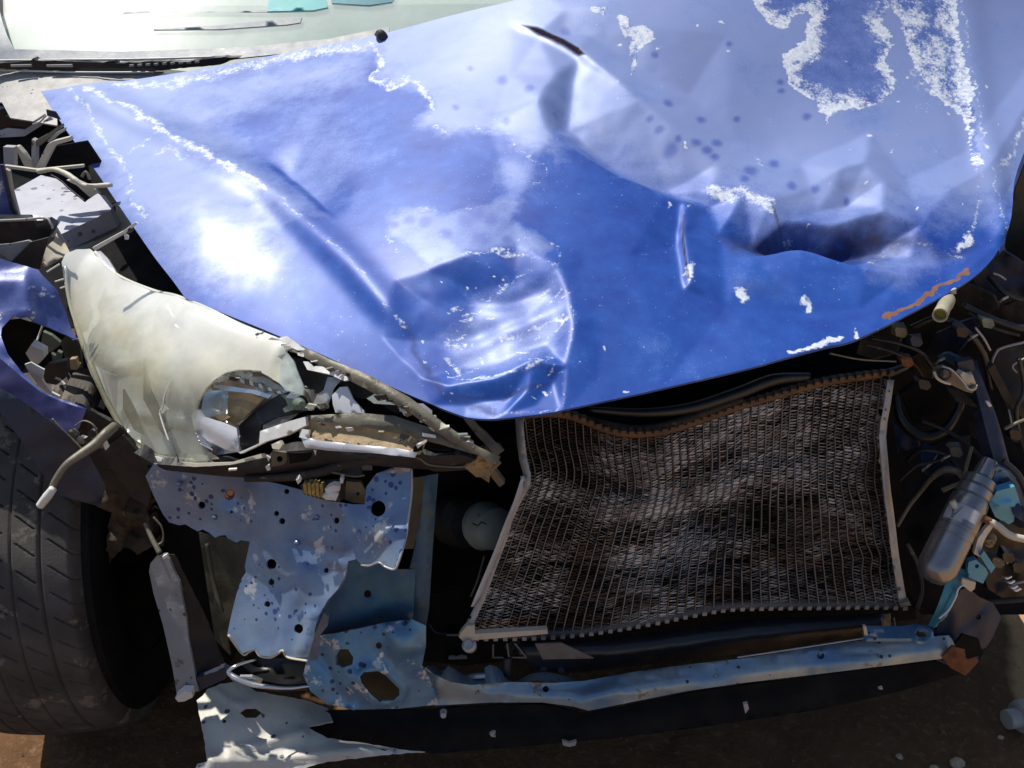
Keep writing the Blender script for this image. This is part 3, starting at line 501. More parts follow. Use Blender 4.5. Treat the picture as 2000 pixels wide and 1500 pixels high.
# ---- windscreen, scuttle
def wind():
    def W3(x, s): return np.array([x, 1.90 + s * .80 + .05 * (1 - (x + .1) ** 2 / .8) * 0, .915 + s * .56 + .02 * s * (1 - s)])
    xs = np.linspace(-1.25, .95, 30); ss = np.linspace(0, 1, 14)
    def yaw(p): return np.array([p[0], p[1] + .16 * (p[0] + .45) , p[2]])
    V = [yaw(W3(x, s) + np.array([0, .10 * ((x + .15) / 1.1) ** 2, 0])) for x in xs for s in ss]
    Fs = [(i * 14 + j, (i + 1) * 14 + j, (i + 1) * 14 + j + 1, i * 14 + j + 1) for i in range(29) for j in range(13)]
    ov, of, k = solid(V, Fs, .005); g = link('windscreen', ov, of, m_glass, car, True, k)
    sheet('glass_border', [(-120, -60), (0, -60), (-6, 0), (4, 40), (14, 70), (28, 96), (240, 101), (480, 92), (640, 76), (760, 52), (760, 92), (600, 100), (420, 118), (220, 117), (0, 123), (-120, 128)], [Z(0, 95, .93)[:2] + (1.905,), (700, 70, 1.90), (400, 118, 1.885), (0, 123, 1.885), (0, -60, 2.10), (-100, -60, 2.10)], m_frit, g, .003, rough=.001)
    return g
ws = wind()
dash = link('dashboard', *solid([(-1.2, 2.02, .93), (.9, 2.02, .93), (.9, 2.35, .97), (-1.2, 2.35, .97), (.9, 2.75, .95), (-1.2, 2.75, .95), (.9, 2.80, .7), (-1.2, 2.80, .7), (-1.2, 1.98, .85), (.9, 1.98, .85)], [(8, 9, 1, 0), (0, 1, 2, 3), (3, 2, 4, 5), (5, 4, 6, 7)], .01)[:2], m_dash, car, False)
def GY(u, v, off=0.0):               # depth of the windscreen along a sight line
    d = ray(u, v); t = 1.9
    for _ in range(40):
        p = CAM + d * t; sg = (p[2] - .915) / .57; y = 1.90 + .8 * sg + .16 * (p[0] + .45) + .10 * ((p[0] + .15) / 1.1) ** 2; t += .5 * (y - p[1]) / d[1]
    return t * d[1] - off
def onglass(nm, o, mm, off=.004, th=.002, **k): return sheet(nm, o, [(u, v, GY(u, v, off)) for u, v in o], mm, ws, th, **k)
onglass('teal_sticker', [(528, -30), (628, -30), (640, 14), (612, 20), (522, 22)], m_tealsheet); onglass('teal_sticker', [(642, -30), (790, -40), (765, 4), (720, 10), (648, 6)], M('grey_teal_film', (.12, .30, .36), (.16, .36, .40), 10, .4, 0, 0))
onglass('glass_band', [(300, 56), (420, 50), (560, 36), (590, 34), (586, 44), (560, 48), (430, 57), (300, 58)], m_frit, .003); onglass('glass_band', [(240, 22), (520, 20), (524, 24), (240, 26)], m_frit, .002)
wip = sheet('wiper_strip', [(-80, 122), (0, 124), (40, 120), (60, 118), (64, 113), (70, 118), (150, 120), (200, 123), (222, 117), (228, 124), (300, 120), (360, 121), (430, 112), (470, 112), (430, 126), (300, 139), (200, 143), (100, 139), (0, 134), (-80, 134)], 1.86, m_black_gloss, car, .02, ragged=2, step=7)
sheet('wiper_arm', [(20, 127), (60, 126), (62, 130), (22, 131)], 1.852, m_grey, wip, .004); sheet('wiper_arm', [(90, 127), (140, 126), (142, 131), (92, 131)], 1.852, m_grey, wip, .004)
for k in range(9): sheet('grille_tooth', [(252 + k * 16, 127 - k * .9), (260 + k * 16, 126 - k * .9), (261 + k * 16, 130 - k * .9), (253 + k * 16, 131 - k * .9)], 1.850, m_grey, wip, .004, step=6)
tube('seal_lip', [(-60, 119, 1.872), (100, 117, 1.872), (240, 116, 1.872), (330, 114, 1.872), (420, 111, 1.872)], 3, m_white, wip)
sheet('scuttle_panel', [(-90, 135), (0, 137), (150, 141), (320, 139), (280, 160), (110, 180), (112, 245), (60, 236), (20, 230), (4, 200), (-90, 190)], [Z(0, 137, .925), Z(300, 141, .925), Z(60, 234, .87), Z(-80, 180, .89)], m_grey, car, .003, bumps=[cr([(0, 150), (200, 155)], .004, 10, 30)], rough=.003)
tube('scuttle_edge', [Z(-80, 136, .93), Z(0, 137, .93), Z(150, 141, .93), Z(300, 141, .93)], 2.5, m_white, car)
# ---- left engine bay seen past the missing wing
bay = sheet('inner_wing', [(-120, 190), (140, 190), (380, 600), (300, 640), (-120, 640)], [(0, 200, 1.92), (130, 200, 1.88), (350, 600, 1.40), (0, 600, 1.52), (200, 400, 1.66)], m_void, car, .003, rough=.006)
sheet('door_seal', [(-40, 205), (2, 214), (10, 226), (26, 232), (66, 226), (68, 238), (56, 254), (24, 262), (-40, 262)], Z(30, 240, .84)[2], m_black_gloss, bay, .02)
sheet('hinge_flange', [(-60, 262), (-4, 256), (14, 250), (48, 253), (70, 240), (84, 226), (93, 228), (80, 246), (48, 266), (14, 268), (-60, 270)], Z(30, 262, .82)[2], m_lid, bay, .004)
tube('hinge_rod', [(66, 238, 1.58), (76, 232, 1.58), (88, 224, 1.57)], 2.5, m_grey, bay); tube('hinge_rod', [(64, 243, 1.57), (78, 238, 1.57), (90, 226, 1.56)], 2, m_grey, bay)
sheet('blue_patch', [(90, 214), (108, 218), (118, 234), (92, 226)], 1.60, m_navy, bay, .003); sheet('stay_plate', [(85, 236), (98, 228), (103, 234), (84, 240)], 1.57, m_grey, bay, .003)
for o, mm, y in (([(6, 287), (27, 288), (28, 326), (8, 326)], m_grey, 1.44), ([(29, 287), (34, 287), (46, 300), (62, 326), (49, 328)], m_cream, 1.45), ([(62, 272), (70, 276), (70, 328), (61, 326)], m_grey, 1.46), ([(70, 274), (92, 262), (118, 244), (120, 249), (98, 268), (74, 287)], m_trim, 1.46),
                 ([(92, 276), (108, 260), (124, 252), (123, 258), (110, 266), (98, 279)], m_grey, 1.45), ([(92, 282), (104, 276), (135, 268), (138, 275), (106, 284), (82, 331), (68, 331)], m_cream, 1.43)): sheet('bay_brace', o, y, mm, bay, .012, step=8)
sheet('bay_panel', [(92, 288), (170, 275), (200, 320), (160, 324), (88, 326)], 1.47, m_void, bay, .004)
sheet('bay_rail', [(8, 323), (70, 331), (162, 322), (163, 327), (74, 337), (8, 328)], 1.41, m_cream, bay, .006, step=8)
tube('bay_hose', [(74, 335, 1.395), (105, 331, 1.39), (130, 340, 1.38), (148, 352, 1.37), (168, 363, 1.365), (218, 361, 1.36)], [5, 5, 6, 6, 5, 5], m_cream, bay, wob=.12); tube('hose_clip', [(160, 345, 1.365), (168, 336, 1.365), (176, 350, 1.36)], 3, m_trim, bay)
tube('bay_cable', [(100, 342, 1.385), (118, 352, 1.38), (135, 368, 1.37), (166, 393, 1.355)], 2, m_black, bay)
lid = sheet('fuse_box', [(28, 371), (80, 342), (110, 349), (128, 362), (150, 380), (166, 395), (172, 390), (190, 378), (206, 383), (220, 402), (216, 412), (120, 457), (110, 440), (96, 432), (38, 430)], [Z(28, 371, .80), Z(80, 342, .805), Z(220, 402, .795), Z(120, 455, .775), Z(40, 430, .78)], m_lid, car, .03, bumps=[cr([(112, 349), (168, 396)], -.006, 4, 8)], rough=.0015)
sheet('box_lip', [(116, 458), (218, 411), (221, 404), (222, 417), (212, 425), (124, 468)], Z(170, 440, .76)[2], m_trim, lid, .01, step=9)
sheet('box_flap', [(130, 352), (150, 362), (175, 385), (196, 378), (190, 372), (172, 362), (150, 352)], Z(165, 370, .80)[2]-.01, m_cream, lid, .006, step=8)
sheet('cable_guide', [(10, 330), (18, 334), (24, 372), (40, 432), (30, 432), (16, 380)], 1.36, m_cream, car, .006, step=10)
carrier = sheet('headlight_carrier', [(84, 498), (90, 482), (106, 468), (112, 449), (124, 462), (130, 457), (226, 396), (236, 398), (266, 432), (256, 440), (224, 454), (180, 478), (92, 521), (90, 512)], [Z(84, 498, .755), Z(112, 449, .765), Z(230, 396, .775), Z(266, 432, .76), Z(92, 521, .74)], m_cream, car, .012, bumps=[cr([(92, 516), (180, 474), (264, 432)], .006, 6, 8)])
sheet('carrier_lip', [(180, 484), (232, 456), (240, 452), (264, 434), (269, 437), (244, 456), (240, 458), (186, 490)], 1.20, m_white, carrier, .004, step=8); sheet('clip_hook', [(242, 458), (250, 462), (250, 468), (244, 468)], 1.2, m_white, carrier, .004, step=5)
for a in ([(92, 531), (116, 516)], [(108, 550), (124, 545)], [(118, 563), (126, 560)]): tube('carrier_rib', [(*a[0], 1.19), (*a[1], 1.19)], 1.6, m_white, carrier)
sheet('bonnet_support', [(-60, 436), (40, 432), (90, 430), (102, 446), (96, 464), (70, 476), (-60, 478)], 1.30, m_black_gloss, car, .03, bumps=[cr([(-60, 440), (88, 438)], .006, 6, 10)])
tube('support_edge', [(-50, 433, 1.285), (40, 429, 1.285), (88, 426, 1.28), (100, 438, 1.275), (103, 446, 1.275)], 2.5, m_grey, car)
sheet('bent_bracket', [(-30, 480), (20, 476), (55, 470), (64, 474), (40, 494), (22, 510), (2, 496)], 1.27, m_grey, car, .004, rough=.004); sheet('rusty_bracket', [(60, 473), (94, 464), (88, 486), (82, 506), (76, 526), (22, 512), (40, 494)], 1.265, m_brown, car, .004, rough=.006)
sheet('wing_remnant', [(-60, 320), (4, 322), (14, 370), (26, 412), (36, 428), (0, 430), (-60, 430)], 1.36, m_fender, car, .004, rough=.004); sheet('wing_edge', [(0, 322), (6, 322), (16, 368), (28, 410), (38, 428), (32, 429), (20, 410)], 1.352, m_navy, car, .004, step=7)
# ---- left wing, lamp hole and arch
wing = sheet('front_wing', [(-620, 450), (0, 505), (24, 512), (74, 527), (90, 545), (112, 566), (128, 610), (140, 644), (152, 664), (128, 654), (96, 640), (68, 628), (52, 619), (40, 622), (26, 616), (18, 624), (4, 640), (2, 655), (14, 690), (40, 724), (80, 762), (110, 776), (170, 798), (160, 820), (148, 850), (120, 838), (40, 779), (-620, 670)],
    [(-420, 480, 1.24), (90, 545, 1.20), (150, 660, 1.16), (40, 720, 1.08), (160, 800, 1.05), (148, 850, 1.03), (-420, 690, 1.12)], m_fender, car, .002, step=10, rough=.006, rf=16, ragged=1.5, bumps=[cr([(-60, 560), (50, 540), (60, 620)], .008, 12, 30), cr([(-80, 650), (60, 755), (165, 805)], .006, 8, 20)])  # outer end stretched past the car's side, out of view, to shade the ground
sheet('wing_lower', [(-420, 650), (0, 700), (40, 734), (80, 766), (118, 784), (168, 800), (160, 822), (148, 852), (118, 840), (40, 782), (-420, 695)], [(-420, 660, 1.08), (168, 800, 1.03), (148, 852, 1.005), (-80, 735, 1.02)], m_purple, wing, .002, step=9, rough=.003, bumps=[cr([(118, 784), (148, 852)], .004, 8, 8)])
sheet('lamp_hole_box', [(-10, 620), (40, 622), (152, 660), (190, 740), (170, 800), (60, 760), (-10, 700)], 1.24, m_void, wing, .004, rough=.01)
sheet('lamp_bracket', [(84, 648), (100, 655), (121, 672), (98, 688), (78, 682)], 1.20, m_greenpcb, wing, .006); tube('lamp_wire', [(84, 634, 1.19), (76, 655, 1.18), (72, 668, 1.17), (70, 690, 1.16), (78, 708, 1.16)], 2, m_grey, wing)
sheet('broken_bulb', [(50, 690), (60, 674), (72, 680), (84, 684), (86, 700), (74, 712), (60, 706)], 1.15, m_white, wing, .012, rough=.006, rf=50, step=7)
sheet('lamp_bracket', [(118, 668), (132, 652), (140, 664), (150, 664), (156, 676), (160, 720), (130, 712)], 1.19, m_olive, wing, .006); sheet('lamp_clip', [(100, 690), (108, 695), (112, 686), (120, 690), (118, 702), (104, 708)], 1.17, m_greenpcb, wing, .006)
sheet('lamp_clip', [(82, 724), (92, 712), (122, 706), (130, 704), (132, 722), (126, 740), (110, 752), (88, 748)], 1.14, m_black, wing, .01); sheet('lamp_clip', [(136, 702), (148, 701), (150, 712), (154, 714), (150, 722), (138, 722)], 1.13, m_tan, wing, .008, step=6)
sheet('torn_edge', [(48, 712), (60, 708), (86, 722), (82, 742), (100, 766), (116, 774), (100, 774), (78, 756), (58, 730)], 1.085, m_white, wing, .003, step=7, rough=.004); sheet('torn_edge', [(18, 624), (24, 606), (30, 616), (48, 610), (56, 618), (68, 620), (60, 628), (40, 622)], 1.15, m_white, wing, .003, step=6)
tube('hole_wire', [(108, 738, 1.12), (118, 742, 1.12), (128, 752, 1.11)], 2.5, m_grey, wing)
arch = sheet('arch_liner', [(-120, 725), (0, 758), (40, 780), (104, 826), (176, 892), (206, 948), (196, 990), (118, 968), (98, 950), (70, 905), (40, 858), (0, 806), (-120, 740)], [(-120, 730, 1.0), (206, 930, 1.0), (98, 950, .965), (0, 800, .97)], m_navy, car, .004, rough=.003, bumps=[cr([(70, 800), (110, 960)], .002, 4, 4)])
tube('arch_edge', [(102, 818, 1.0), (120, 838, .995), (146, 862, .99), (166, 884, .985)], 2, m_trim, arch)
sheet('corner_brace', [(150, 826), (176, 800), (240, 838), (262, 868), (276, 898), (262, 960), (236, 1000), (200, 950), (176, 892)], 1.03, m_brown, car, .006, rough=.008); sheet('corner_brace', [(196, 880), (240, 850), (276, 890), (300, 930), (290, 990), (256, 970)], 1.02, m_brown, car, .006, rough=.005)
for k, (u, v) in enumerate(((142, 846), (158, 860), (172, 862), (180, 848), (190, 868))): sheet('bracket_scrap', [(u - 9, v - 4), (u, v - 9), (u + 10, v - 2), (u + 4, v + 8), (u - 7, v + 5)], 1.0 - .004 * k, (m_trim, m_grey, m_brown, m_black, m_trim)[k], arch, .006, rough=.01, rf=60, step=5)
tube('loop_wire', [(146, 832, .99), (164, 822, .99), (184, 832, .985), (192, 856, .98)], 1.5, m_trim, arch)
rod = tube('steering_rod', [(224, 832, 1.0), (208, 846, .98), (186, 868, .965), (160, 886, .95), (130, 908, .935), (110, 936, .925), (98, 962, .92)], [8, 9, 9, 8, 6.5, 6, 6], m_trim, car, label='bent grey wire arm with a pale broken tip'); tube('rod_tip', [(104, 954, .915), (92, 970, .912), (78, 988, .91)], [6.5, 8, 7], m_white, rod); sheet('rod_scrap', [(200, 866), (206, 862), (212, 874), (206, 880)], .97, m_white, rod, .004, step=5)
sheet('mud_lump', [(185, 950), (215, 930), (262, 940), (285, 980), (300, 1060), (275, 1085), (240, 1065), (214, 1100), (208, 1060), (215, 1000), (190, 990)], 1.03, m_mud, car, .02, rough=.03, rf=24, step=6, ragged=7)
# ---- tyre
def tyre():
    c = np.array([-.725, 1.225, .30]); wheel = bpy.data.objects.new('wheel', None); COL.objects.link(wheel); wheel.parent = car; wheel.matrix_parent_inverse = car.matrix_world.inverted()
    nA, nW = 1900, 110; ya = math.radians(6); ax = np.array([math.cos(ya), math.sin(ya), 0]); fw = np.array([-math.sin(ya), math.cos(ya), 0]); up = np.array([0, 0, 1.0])
    A, Wd = np.meshgrid(np.r_[np.linspace(.6 * math.pi, 1.6 * math.pi, 1700, endpoint=False), np.linspace(1.6 * math.pi, 2.6 * math.pi, 200, endpoint=False)], np.linspace(-.5, .5, nW) * .205, indexing='ij'); e = np.abs(Wd) / .1025
    rr = .318 - .010 * e ** 2 - .03 * np.maximum(0, (e - .86) / .14) ** 2; g = np.zeros_like(A)
    for gw in (-.054, -.020, .018, .054): g = np.where(np.abs(Wd - gw) < .0016, .005, g)
    k = ((A * 54 / (2 * math.pi)) + np.where(Wd < 0, 1, -1) * np.abs(Wd) * 22) % 1; k = np.minimum(k, 1 - k)
    g = np.maximum(g, np.where((k < .036) & ((np.abs(Wd + .037) < .011) | (np.abs(Wd - .036) < .012) | (np.abs(Wd) < .008) | (np.abs(Wd) > .066)), .004, 0)); rr = rr - g
    V = (c + ax * Wd[..., None] + (fw * np.cos(A)[..., None] + up * np.sin(A)[..., None]) * rr[..., None]).reshape(-1, 3)
    Fs = [(i * nW + j, ((i + 1) % nA) * nW + j, ((i + 1) % nA) * nW + j + 1, i * nW + j + 1) for i in range(nA) for j in range(nW - 1)]
    link('tyre_tread', V, Fs, m_rubber, wheel)
    for s in (-1, 1):
        lathe('sidewall', c + ax * s * .095, c + ax * s * .115, [(.25, .289), (.7, .284), (1.1, .262), (1.2, .24), (1.0, .215), (.6, .20), (-.5, .195)], m_void, wheel, 90, True, False)  # wheel side and rim coloured near-black to paint in the arch's shade
    lathe('rim', c - ax * .09, c + ax * .105, [(0, .20), (.1, .19), (.9, .19), (1, .205), (.96, .18), (.8, .15), (.7, .06), (.9, .05), (.95, .02)], m_void, wheel, 48)
    return wheel
tyre()
# ---- headlight
HY = [(125, 505, 1.27), (182, 489, 1.29), (362, 582, 1.14), (470, 640, 1.075), (560, 672, 1.03), (300, 572, 1.19), (270, 882, 1.035), (205, 790, 1.11), (150, 650, 1.20), (450, 897, .955), (420, 720, 1.03), (250, 680, 1.13), (600, 860, .93), (880, 860, .90), (970, 890, .89), (800, 785, .925), (640, 706, .985)]
dy = lambda k: [(u, v, y + k) for u, v, y in HY]
hl = sheet('headlight', [(122, 510), (150, 488), (184, 490), (240, 548), (345, 582), (480, 640), (640, 704), (720, 735), (800, 780), (872, 832), (930, 872), (974, 892), (968, 925), (930, 930), (880, 905), (760, 905), (640, 900), (520, 905), (400, 915), (300, 905), (262, 878), (205, 795), (150, 660), (130, 585)], dy(.085), m_void, car, .006, step=18, rough=.004, label='smashed yellowed headlight')
sheet('reflector', [(132, 520), (150, 498), (180, 500), (238, 556), (330, 592), (480, 650), (560, 690), (600, 740), (590, 800), (480, 880), (380, 896), (300, 884), (252, 850), (208, 770), (164, 660), (138, 580)], dy(.05), m_silver, hl, .003, step=10, rough=.003, rf=30, bumps=[bl((300, 640), 40, 70, .02), cr([(200, 720), (300, 700), (420, 690), (560, 700)], .012, 12, 12), cr([(240, 800), (330, 820), (400, 830)], .01, 10, 10), bl((430, 790), 70, 60, -.05), cr([(300, 600), (350, 720), (420, 880)], .02, 16, 16), cr([(420, 640), (370, 720)], .015, 10, 14)])
sheet('amber_reflector', [(196, 620), (230, 606), (262, 620), (258, 650), (225, 655), (200, 645)], dy(.012), M('dull_amber', (.55, .42, .30), (.45, .30, .2), 30, .4), hl, .003, step=9)
def bowl(nm, u, v, y, rpx, mm, dep=.05):
    a, b = P(u, v, y + dep), P(u - 6, v + 4, y); R = rpx * .00066
    return lathe(nm, a, b, [(0, R * .15), (.05, R * .3), (.25, R * .62), (.55, R * .85), (1, R), (1.0, R * 1.06), (.5, R * .9), (.2, R * .66), (-.1, R * .2)], mm, hl, 40, True, True)
bowl('reflector_bowl', 240, 672, 1.185, 62, m_chrome); lathe('bulb', P(242, 668, 1.21), P(238, 674, 1.18), [(0, .008), (.4, .011), (.8, .009), (1, .003)], m_tan, hl, 16)
for o in ([(300, 620), (330, 630), (318, 680), (340, 750), (322, 740), (305, 690)], [(352, 690), (420, 640), (470, 650), (440, 690), (380, 720), (362, 740)], [(205, 560), (222, 600), (205, 640), (190, 600)], [(280, 700), (292, 760), (330, 840), (318, 850), (280, 780)], [(240, 760), (262, 800), (280, 850), (262, 840), (240, 800)]): sheet('reflector_rib', o, dy(.018), m_black, hl, .003, step=10)
lens = sheet('lens', [(120, 512), (128, 496), (150, 487), (176, 486), (186, 494), (206, 522), (240, 546), (300, 570), (345, 579), (400, 600), (470, 634), (545, 663), (568, 672), (560, 690), (566, 712), (576, 735), (590, 762), (592, 772), (572, 768), (552, 752), (535, 742), (512, 728), (490, 722), (465, 722), (440, 728), (420, 740), (402, 758), (388, 784), (378, 812), (382, 850), (396, 876), (425, 897), (380, 902), (320, 896), (272, 878), (240, 848), (205, 790), (172, 718), (148, 648), (130, 580)], HY, m_lens, hl, .0035, step=13, ragged=1.2, rough=.0012, rf=12,
    bumps=[cr([(182, 500), (300, 585), (470, 650), (560, 690)], .010, 26, 40), bl((300, 720), 150, 140, .03), cr([(210, 560), (250, 620), (300, 660)], .002, 5, 9), cr([(200, 560), (235, 640)], .002, 5, 9), cr([(318, 735), (326, 770), (312, 800)], -.002, 3, 3)])
for p in ([(128, 520), (136, 590), (156, 655), (180, 718), (212, 788), (246, 846), (276, 876), (322, 893), (380, 899)], [(186, 492), (210, 522), (244, 545), (302, 568), (345, 578), (400, 600), (470, 634), (545, 664)]):
    tube('lens_rim', [TP for TP in [(u, v, float(TPS(HY).t([u], [v])[0] * ray(u, v)[1]) - .004) for u, v in p]], 3.5, m_lens, hl, sides=8)
sheet('lens_tab', [(182, 492), (196, 490), (210, 504), (226, 530), (226, 538), (206, 524)], dy(-.004), m_silver, hl, .005, step=8)
sheet('lens_top_strip', [(345, 582), (362, 584), (470, 634), (600, 690), (650, 708), (646, 714), (590, 694), (468, 642), (380, 602)], dy(.004), m_silver, hl, .004, step=9, ragged=3, rough=.003, rf=60)
for o, mm in (([(500, 652), (516, 658), (528, 668), (520, 672), (502, 662)], m_white), ([(545, 660), (560, 656), (590, 678), (600, 684), (580, 684), (556, 672)], m_white), ([(592, 706), (600, 706), (612, 716), (630, 712), (650, 720), (682, 732), (680, 742), (672, 744), (640, 730), (600, 722)], m_white),
              ([(560, 688), (572, 704), (584, 735), (594, 760), (590, 772), (574, 766), (558, 762), (545, 748), (548, 706)], m_shard), ([(318, 790), (328, 800), (320, 806), (308, 810)], m_white)): sheet('lens_shard', o, dy(-.006), mm, hl, .003, step=7, rough=.003, rf=60)
# open cavity: bowl, chrome, bulb
sheet('projector_bowl', [(396, 780), (404, 756), (424, 738), (465, 722), (500, 728), (540, 750), (565, 764), (530, 778), (500, 790), (482, 812), (466, 830), (440, 824), (410, 815), (392, 810)], dy(.035), m_chrome, hl, .004, step=7, rough=.006, rf=30, bumps=[bl((450, 780), 50, 40, -.035), cr([(446, 762), (446, 830)], .008, 4, 10)])
sheet('bowl_patch', [(446, 764), (520, 772), (505, 788), (478, 815), (460, 828), (442, 822), (446, 790)], dy(.02), m_tan, hl, .003, step=8, rough=.004)
for k in range(9): sheet('bowl_flute', [(468 + k * 9, 736 + k * 3.4), (475 + k * 9, 738 + k * 3.2), (478 + k * 9, 750 + k * 2.4), (470 + k * 9, 746 + k * 2.8)], dy(.014), (m_silver, m_trim)[k % 2], hl, .006, step=5)
sheet('bowl_blade', [(420, 744), (432, 752), (500, 762), (530, 772), (524, 778), (490, 768), (430, 762)], dy(.008), m_chrome, hl, .003, step=7); sheet('bowl_blade', [(410, 812), (440, 808), (448, 815), (432, 824), (412, 820)], dy(.006), m_tan, hl, .003, step=7)
sheet('chrome_bezel', [(374, 812), (384, 800), (392, 812), (412, 818), (440, 826), (462, 836), (468, 884), (440, 878), (404, 860), (380, 838)], dy(-.002), m_silver, hl, .006, step=9, bumps=[cr([(385, 815), (465, 862)], .006, 18, 22)])
for k in range(4): tube('bezel_fin', [(382 + 3 * k, 846 + 7 * k, .985 - .004 * k), (404 + 4 * k, 864 + 5 * k, .98 - .004 * k)], 1.6, m_chrome, hl, sides=6)
sheet('black_liner', [(466, 832), (500, 800), (548, 768), (575, 766), (590, 772), (604, 800), (585, 806), (540, 815), (510, 830), (505, 868), (470, 880)], dy(.03), m_black, hl, .004, step=11, bumps=[cr([(500, 796), (512, 840)], .003, 5, 5)])
sheet('bulb_holder', [(546, 772), (560, 770), (575, 778), (590, 784), (610, 796), (600, 802), (572, 800), (556, 806), (552, 798), (562, 792), (558, 780)], dy(.018), m_greenpcb, hl, .01, step=7, rough=.004); lathe('bulb', P(580, 786, .97), P(590, 790, .95), [(0, .006), (.5, .0075), (1, .004)], m_greenpcb, hl, 16)
sheet('black_funnel', [(566, 702), (574, 697), (592, 700), (598, 720), (620, 716), (640, 728), (646, 745), (630, 770), (620, 780), (624, 800), (604, 790), (590, 760), (574, 735)], dy(.02), m_black, hl, .004, step=10, bumps=[bl((600, 740), 22, 30, -.02)])
sheet('silver_strut', [(640, 736), (668, 738), (652, 760), (640, 795), (625, 800), (612, 786), (620, 770), (632, 762)], dy(.012), m_alu, hl, .005, step=8, rough=.004, bumps=[cr([(655, 738), (632, 796)], .004, 4, 6)])
sheet('silver_panel', [(648, 772), (664, 756), (678, 755), (690, 780), (710, 802), (712, 808), (655, 806), (650, 790)], dy(.006), m_silver, hl, .003, step=9)
sheet('dark_pocket', [(662, 748), (684, 735), (720, 745), (750, 758), (760, 770), (736, 780), (700, 778), (684, 768)], dy(.035), m_brown, hl, .004, rough=.006); sheet('green_shard', [(716, 778), (748, 760), (768, 763), (785, 792), (760, 790), (730, 788)], dy(.016), m_shard, hl, .003)
sheet('clear_strut', [(767, 762), (772, 762), (786, 790), (796, 810), (790, 812), (776, 792)], dy(.004), m_white, hl, .004, step=6); sheet('dark_pocket', [(740, 788), (790, 796), (810, 812), (770, 806)], dy(.02), m_void, hl, .003)
sheet('corner_shard', [(812, 788), (826, 788), (844, 802), (842, 830), (832, 822), (824, 805)], dy(.004), m_silver, hl, .004, step=6); sheet('corner_shard', [(848, 810), (852, 812), (850, 832), (844, 830)], dy(.002), m_white, hl, .003, step=5)
sheet('dark_pocket', [(824, 826), (846, 834), (866, 830), (872, 842), (860, 850), (838, 842)], dy(.02), m_void, hl, .003)
sheet('inner_trim', [(598, 812), (700, 806), (770, 812), (830, 832), (900, 852), (940, 880), (930, 888), (860, 868), (780, 848), (700, 832), (600, 820)], dy(.004), m_trim, hl, .006, step=10, bumps=[cr([(600, 816), (780, 830), (930, 884)], .005, 7, 10)])
sheet('lower_reflector', [(590, 818), (640, 818), (720, 828), (790, 846), (830, 858), (816, 885), (760, 876), (680, 870), (600, 864), (584, 852)], dy(.0), m_tan, hl, .005, step=10, bumps=[cr([(590, 836), (700, 845), (820, 868)], -.008, 20, 14)])
sheet('lower_chrome', [(586, 850), (620, 860), (700, 869), (780, 876), (816, 884), (810, 894), (740, 886), (640, 880), (596, 874)], dy(-.006), m_silver, hl, .006, step=9, bumps=[cr([(590, 862), (810, 890)], .004, 6, 8)])
sheet('trim_scrap', [(824, 845), (850, 850), (852, 856), (826, 852)], dy(-.004), m_white, hl, .003, step=6); sheet('trim_scrap', [(812, 868), (832, 858), (834, 862), (816, 876)], dy(-.006), m_white, hl, .003, step=6); sheet('dark_pocket', [(808, 872), (826, 866), (824, 880), (806, 884)], dy(-.004), m_void, hl, .003, step=6)
sheet('outer_trim', [(560, 668), (600, 680), (640, 700), (720, 732), (800, 776), (872, 830), (930, 870), (976, 892), (970, 905), (956, 906), (940, 892), (880, 862), (800, 806), (730, 768), (680, 742), (620, 712), (572, 686)], dy(-.004), m_trim, hl, .010, step=10, rough=.002, rf=40, bumps=[cr([(590, 684), (720, 742), (860, 832), (960, 896)], .008, 8, 12)])
sheet('rubber_seal', [(362, 588), (470, 630), (600, 684), (720, 737), (800, 778), (870, 830), (930, 872), (925, 876), (865, 838), (795, 786), (715, 745), (598, 694), (468, 642), (372, 602)], dy(.03), m_black_gloss, hl, .012, step=10, ragged=2)
sheet('rod_clip', [(905, 818), (920, 818), (972, 868), (982, 880), (970, 890), (930, 850)], dy(.02), m_trim, hl, .008, step=8, rough=.004); sheet('tip_stub', [(950, 900), (968, 920), (986, 944), (976, 952), (960, 932)], .92, m_trim, hl, .01, step=7)
sheet('lower_lip', [(262, 872), (282, 882), (316, 896), (316, 902), (300, 900), (268, 882)], dy(-.008), m_white, hl, .006, step=7); sheet('lower_lip', [(318, 897), (380, 905), (450, 903), (510, 886), (512, 894), (450, 908), (380, 912), (316, 905)], dy(-.008), m_cream, hl, .008, step=8)
sheet('white_bezel', [(508, 842), (560, 824), (596, 814), (598, 830), (560, 850), (520, 862), (470, 886), (466, 884), (506, 866)], dy(-.004), m_white, hl, .006, step=8); sheet('white_bezel', [(590, 838), (604, 840), (600, 858), (584, 854)], dy(-.008), m_white, hl, .004, step=6); sheet('bezel_loop', [(530, 868), (548, 860), (552, 868), (545, 878), (532, 876)], dy(-.008), m_cream, hl, .004, step=6)
